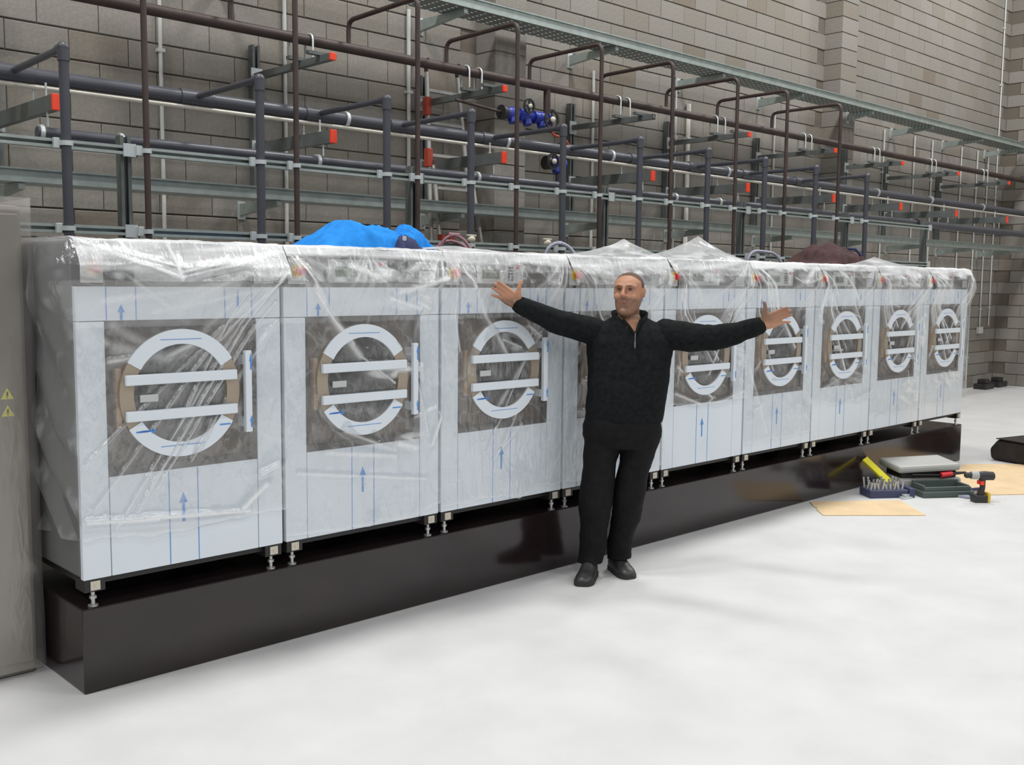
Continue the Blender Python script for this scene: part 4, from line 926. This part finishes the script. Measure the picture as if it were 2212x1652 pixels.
def head(mb):
    R = [(-0.002, 0.022, -0.080, -0.03), (0.010, 0.046, -0.090, 0.0), (0.030, 0.061, -0.094, 0.03), (0.055, 0.069, -0.095, 0.055), (0.080, 0.073, -0.096, 0.078), (0.105, 0.074, -0.094, 0.088), (0.140, 0.077, -0.085, 0.095),
         (0.160, 0.079, -0.094, 0.096), (0.176, 0.079, -0.093, 0.096), (0.192, 0.073, -0.083, 0.088), (0.212, 0.058, -0.062, 0.070), (0.227, 0.036, -0.036, 0.042), (0.235, 0.012, -0.012, 0.014)]
    n = 32; vs = []; fs = []
    for z, rx, f, b in R:
        for k in range(n):
            a = 2*PI*k/n; c, s = math.cos(a), math.sin(a); m = (f+b)/2; ry = (b-f)/2
            vs.append(hp(rx*math.copysign(abs(c)**0.9, c), m+ry*math.copysign(abs(s)**0.9, s), z))
    for i in range(len(R)-1):
        for k in range(n): fs.append((i*n+k, i*n+(k+1) % n, (i+1)*n+(k+1) % n, (i+1)*n+k))
    fs.append(tuple(range(n-1, -1, -1))); bb = (len(R)-1)*n; fs.append(tuple(bb+k for k in range(n)))
    mb.add(vs, fs, True)
    def L(*pts): limb(mb, [(*hp(*p[:3]), p[3]) for p in pts], 12)
    L((0, -0.096, 0.156, 0.008), (0, -0.107, 0.134, 0.0095), (0, -0.120, 0.114, 0.012)); L((-0.013, -0.104, 0.108, 0.009), (0.013, -0.104, 0.108, 0.009))
    L((-0.056, -0.072, 0.158, 0.009), (-0.03, -0.090, 0.163, 0.010), (0, -0.092, 0.162, 0.008), (0.03, -0.090, 0.163, 0.010), (0.056, -0.072, 0.158, 0.009))
    L((-0.022, -0.090, 0.067, 0.004), (0, -0.098, 0.073, 0.006), (0.022, -0.090, 0.067, 0.004)); L((-0.014, -0.094, 0.061, 0.006), (0.014, -0.094, 0.061, 0.006))
    L((-0.012, -0.088, 0.020, 0.017), (0.012, -0.088, 0.020, 0.017)); L((-0.046, -0.070, 0.098, 0.019), (-0.046, -0.070, 0.104, 0.019)); L((0.046, -0.070, 0.098, 0.019), (0.046, -0.070, 0.104, 0.019))
    for s in (-1, 1):
        for yy, zz, r in ((0.008, 0.140, 0.010), (0.016, 0.130, 0.011), (0.014, 0.115, 0.010), (0.006, 0.102, 0.009), (0.004, 0.125, 0.008)): mb.sphere(hp(s*0.083, yy, zz+0.004), r, 10, 8)
head(body)
def hand(mb, Wp, d, s, side):
    Wp = Vector(Wp); d = Vector(d).normalized(); s = Vector(s); s = (s-d*s.dot(d)).normalized(); nrm = Vector((0, -1, 0)); nrm = (nrm-d*nrm.dot(d)-s*nrm.dot(s)).normalized()
    limb(mb, [(*(Wp-d*0.012), 0.027), (*Wp, 0.027), (*(Wp+d*0.02), 0.026)], 12)
    for off, ln, sp, r in ((0.031, 0.070, 0.0, 0.0092), (0.011, 0.080, -0.02, 0.0095), (-0.010, 0.074, -0.06, 0.0090), (-0.030, 0.056, -0.28, 0.0080)):
        k = Wp+d*0.092+s*off
        limb(mb, [(*(Wp+d*0.012+s*off*0.55), 0.017), (*(Wp+d*0.055+s*off*0.9), 0.0155), (*k, 0.0125)], 10)
        dd = (d+s*sp).normalized(); a = k+dd*ln*0.45+nrm*0.003; b = a+dd*ln*0.32+nrm*0.007; c = b+dd*ln*0.23+nrm*0.008
        limb(mb, [(*k, r*1.12), (*a, r*1.03), (*b, r*0.95), (*c, r*0.82)], 10)
    t0 = Wp+d*0.018+s*0.018+nrm*0.008; t1 = Wp+d*0.045+s*0.050+nrm*0.014; t2 = Wp+d*0.062+s*0.080+nrm*0.014; t3 = Wp+d*0.068+s*0.106+nrm*0.010
    limb(mb, [(*t0, 0.018), (*t1, 0.0145), (*t2, 0.0112), (*t3, 0.0092)], 10)
hand(body, (-0.530, -0.332, 1.536), (-0.78, -0.12, 0.60), (0.60, -0.05, 0.79), -1)
hand(body, (0.760, -0.255, 1.437), (0.86, -0.20, 0.44), (-0.44, -0.05, 0.88), 1)
bmsh = voxel(body, 0.0045, 3, 'body')
co = np.empty(len(bmsh.vertices)*3); bmsh.vertices.foreach_get('co', co); co = co.reshape(-1, 3)
dx, dy = co[:, 0]-HC.x, co[:, 1]-HC.y
hx = dx*math.cos(HY)+dy*math.sin(HY); hy = -dx*math.sin(HY)+dy*math.cos(HY); hz = co[:, 2]-HC.z
col = np.tile(np.array([0.52, 0.265, 0.165]), (len(co), 1))
nzz = fbm(co[:, 0]*90+co[:, 1]*60, co[:, 2]*90, 5)
def blend(mask, c):
    global col
    m = np.clip(mask, 0, 1)[:, None]; col = col*(1-m)+np.array(c)*m
def sst(v, a, b): t = np.clip((v-a)/(b-a), 0, 1); return t*t*(3-2*t)
head_m = (hz > -0.02)
jaw = (1-sst(hz, 0.075, 0.110))*sst(-hy, -0.06, -0.01)*sst(hz, -0.035, -0.01)*(hz < 0.115)
side = (np.abs(hx) > 0.055)*(hz > 0.05)*(hz < 0.12)*(hy > -0.03)*(hy < 0.02)*head_m*0.5
blend(jaw*0.66*(0.7+0.6*nzz), (0.125, 0.085, 0.060)); blend(side*0.6, (0.20, 0.135, 0.10)); blend(sst(hz, 0.165, 0.19)*np.clip((hy+0.07)*20, 0, 1)*head_m*0.45, (0.20, 0.12, 0.085))
mou = np.exp(-((hz-0.090)/0.009)**2)*sst(-np.abs(hx), -0.045, -0.030)*(hy < -0.05)*head_m; blend(mou*0.8, (0.17, 0.105, 0.08))
lip = np.exp(-((hz-0.069)/0.008)**2)*np.exp(-(hx/0.022)**2)*(hy < -0.06)*head_m; blend(lip*0.9, (0.36, 0.135, 0.115)); blend(np.exp(-((hz-0.0665)/0.0025)**2)*np.exp(-(hx/0.022)**4)*(hy < -0.06)*head_m*0.9, (0.12, 0.05, 0.045))
bro = np.exp(-((hz-0.161)/0.006)**2)*np.exp(-((np.abs(hx)-0.033)/0.018)**2)*(hy < -0.04)*head_m; blend(bro*0.85, (0.12, 0.08, 0.06))
soc = np.exp(-((hz-0.143)/0.012)**2)*np.exp(-((np.abs(hx)-0.032)/0.017)**2)*(hy < -0.04)*head_m; blend(soc*0.65, (0.25, 0.135, 0.095))
rose = np.exp(-((hz-0.105)/0.02)**2)*np.exp(-(hx/0.03)**2)*(hy < -0.08)*head_m; blend(rose*0.35, (0.58, 0.24, 0.17))
ca = bmsh.color_attributes.new('skin', 'FLOAT_COLOR', 'POINT'); ca.data.foreach_set('color', np.hstack([col, np.ones((len(co), 1))]).astype(np.float32).ravel())
sk, nt, b = new_mat('skin'); b.inputs['Roughness'].default_value = 0.5; b.inputs['Specular IOR Level'].default_value = 0.35
an = nt.nodes.new('ShaderNodeAttribute'); an.attribute_name = 'skin'; nt.links.new(an.outputs['Color'], b.inputs['Base Color'])
MAT['skin'] = sk; bmsh.materials.append(sk); link('body', bmsh, person)
# --- hair: a thin close-cropped shell over the crown, sides and back of the head
ang = np.degrees(np.arctan2(hz-0.125, -hy))                       # 0 = forehead, 90 = crown, 180 = back of the head
hm = ((ang > 62) & (hz > 0.19)) | ((hz > 0.075) & (hy > 0.035)) | ((np.abs(hx) > 0.06) & (hz > 0.15) & (hy > -0.022)) | ((hz > 0.175) & (hy > -0.02))
hm = hm & (hz > 0.03) & ~((np.abs(hx) > 0.081) & (hz < 0.15))
bmh = bmesh.new(); bmh.from_mesh(bmsh); bmh.verts.ensure_lookup_table()
bmesh.ops.delete(bmh, geom=[v for v in bmh.verts if not hm[v.index]], context='VERTS'); bmh.normal_update()
for v in bmh.verts: v.co += v.normal*0.0012
hme = bpy.data.meshes.new('hair'); bmh.to_mesh(hme); bmh.free(); hme.materials.clear(); hme.materials.append(MAT['hair']); link('hair', hme, person)
for s in (-1, 1):
    obj('eye', MB().sphere(hp(s*0.032, -0.0835, 0.1425), (0.010, 0.007, 0.0045), 12, 8), 'eye', person)
# --- sweater
sw = MB(); loft(sw, TORSO); limb(sw, ARML); limb(sw, ARMR)
smh = voxel(sw, 0.006, 6, 'sweater')
bmh = bmesh.new(); bmh.from_mesh(smh)
def vcut(p):
    if p.y > -0.02 or p.z < 1.375: return False
    t = (p.z-1.375)/0.09; return 0.106-0.085*t < p.x < 0.112+0.048*t
bmesh.ops.delete(bmh, geom=[v for v in bmh.verts if vcut(v.co)], context='VERTS')
bmh.to_mesh(smh); bmh.free()
def folds(me, fn):
    n = len(me.vertices); c = np.empty(n*3); me.vertices.foreach_get('co', c); c = c.reshape(-1, 3)
    nn = np.empty(n*3); me.vertex_normals.foreach_get('vector', nn); nn = nn.reshape(-1, 3)
    me.vertices.foreach_set('co', (c+nn*fn(c[:, 0], c[:, 1], c[:, 2])[:, None]).ravel()); me.update()
folds(smh, lambda x, y, z: (fbm(x*9+z*5, z*8-x*4+y*5, 77)-0.45)*0.018)
smh.materials.append(MAT['sweater']); swo = link('sweater', smh, person)
ssm = swo.modifiers.new('thickness', 'SOLIDIFY'); ssm.thickness = 0.004; ssm.offset = 1
vs = []; fs = []; nph = 36
for k in range(nph+1):
    ph = math.radians(-148+296*k/nph); tq = abs(ph)/math.radians(148)
    for lev in (0, 0.5, 1):
        rr = 0.080+0.010*lev+0.006*tq; zz = 1.432+(0.078-0.030*tq**2)*lev-0.022*tq**3
        vs.append((0.090+rr*math.sin(ph)*1.02, 0.010+rr*math.cos(ph)*0.98-0.02*tq*(1-lev), zz))
for k in range(nph):
    for l in range(2): fs.append((k*3+l, (k+1)*3+l, (k+1)*3+l+1, k*3+l+1))
cme = bpy.data.meshes.new('collar'); cme.from_pydata(vs, [], fs); cme.update(); cme.polygons.foreach_set('use_smooth', [True]*len(fs)); cme.materials.append(MAT['sweater'])
co_ = link('collar', cme, person); q = co_.modifiers.new('thickness', 'SOLIDIFY'); q.thickness = 0.008
for sx, pts in ((1, [(0.045, -0.072, 1.452), (0.075, -0.098, 1.420), (0.106, -0.118, 1.378)]), (-1, [(0.146, -0.066, 1.452), (0.128, -0.096, 1.420), (0.110, -0.118, 1.378)])):
    obj('zip_edge', MB().tube(pts, [0.011, 0.009, 0.006], 8), 'sweater', person)
obj('zip', MB().tube([(0.108, -0.130, 1.385), (0.106, -0.138, 1.345), (0.105, -0.144, 1.30)], 0.0035, 8).box((0.100, -0.150, 1.308), (0.110, -0.143, 1.338), 0.002), 'zip', person)
for ch in (ARML, ARMR):
    a, b_ = Vector(ch[-2][:3]), Vector(ch[-1][:3]); d = (b_-a).normalized()
    obj('cuff', MB().tube([b_-d*0.02, b_+d*0.028, b_+d*0.036], [0.042, 0.0385, 0.034], 20), 'sweater', person)
# --- trousers
tr = MB(); loft(tr, [(0.74, 0.058, 0.003, 0.200, 0.122), (0.80, 0.060, 0.004, 0.226, 0.142), (0.86, 0.062, 0.0, 0.220, 0.142), (0.93, 0.068, 0.0, 0.203, 0.130)])
limb(tr, LEGL + [(-0.112, -0.062, 0.075, 0.070), (-0.118, -0.075, 0.050, 0.064)]); limb(tr, LEGR + [(0.060, 0.040, 0.075, 0.066), (0.066, 0.028, 0.050, 0.062)])
tmh = voxel(tr, 0.006, 6, 'trousers'); bmh = bmesh.new(); bmh.from_mesh(tmh); bmh.normal_update()
bmesh.ops.delete(bmh, geom=[v for v in bmh.verts if v.co.z < 0.082-0.18*max(-0.3, min(0.3, (v.co.y+(0.09 if v.co.x < 0 else 0.0))))*0.3], context='VERTS')
bmh.to_mesh(tmh); bmh.free(); folds(tmh, lambda x, y, z: (fbm(x*6+y*4, z*11+x*3, 87)-0.45)*(0.018+0.03*np.clip(0.5-z, 0, 1)))
tmh.materials.append(MAT['trousers']); link('trousers', tmh, person)
# --- shoes
def shoe(heel, toe, rr):
    h = Vector(heel); t = Vector(toe); d = (t-h); L = d.length; d.normalize(); s = Vector((-d.y, d.x, 0))
    S = [(0.0, 0.022, 0.075), (0.04, 0.036, 0.110), (0.16, 0.042, 0.125), (0.32, 0.044, 0.122), (0.46, 0.046, 0.102), (0.62, 0.050, 0.078), (0.78, 0.052, 0.063), (0.90, 0.045, 0.053), (0.97, 0.032, 0.042), (1.0, 0.016, 0.030)]
    mb = MB(); n = 16; vs = []; fs = []; so = MB(); v2 = []
    for tt, w, hh in S:
        for k in range(n):
            a = PI*k/(n-1); x = math.cos(a)*w; z = 0.018+(hh-0.018)*math.sin(a)**0.75; p = h+d*(tt*L)+s*x; vs.append((p.x, p.y, z))
    m = len(S)
    for i in range(m-1):
        for k in range(n-1): fs.append((i*n+k, i*n+k+1, (i+1)*n+k+1, (i+1)*n+k))
        fs.append((i*n, (i+1)*n, (i+1)*n+n-1, i*n+n-1))
    fs.append(tuple(range(n-1, -1, -1))); fs.append(tuple((m-1)*n+k for k in range(n)))
    mb.add(vs, fs, True); o = obj('shoe', mb, 'shoe', person)
    out = [(h+d*(tt*L-0.002)+s*(w+0.004)) for tt, w, hh in S]+[(h+d*(tt*L+0.004)-s*(w+0.004)) for tt, w, hh in reversed(S)]
    obj('sole', MB().prism([(p.x, p.y) for p in out], 'z', 0.0, 0.022), 'sole', o)
    lc = MB()
    for tt in (0.40, 0.47, 0.54):
        p = h+d*(tt*L); hh = 0.118-(tt-0.38)*0.22; lc.tube([p+s*0.022+Vector((0, 0, hh-0.008)), p+Vector((0, 0, hh)), p-s*0.022+Vector((0, 0, hh-0.008))], 0.003, 6)
    obj('laces', lc, 'sole', o)
shoe((-0.095, -0.005, 0), (-0.172, -0.262, 0), 0)
shoe((0.035, 0.125, 0), (0.112, -0.112, 0), 0)
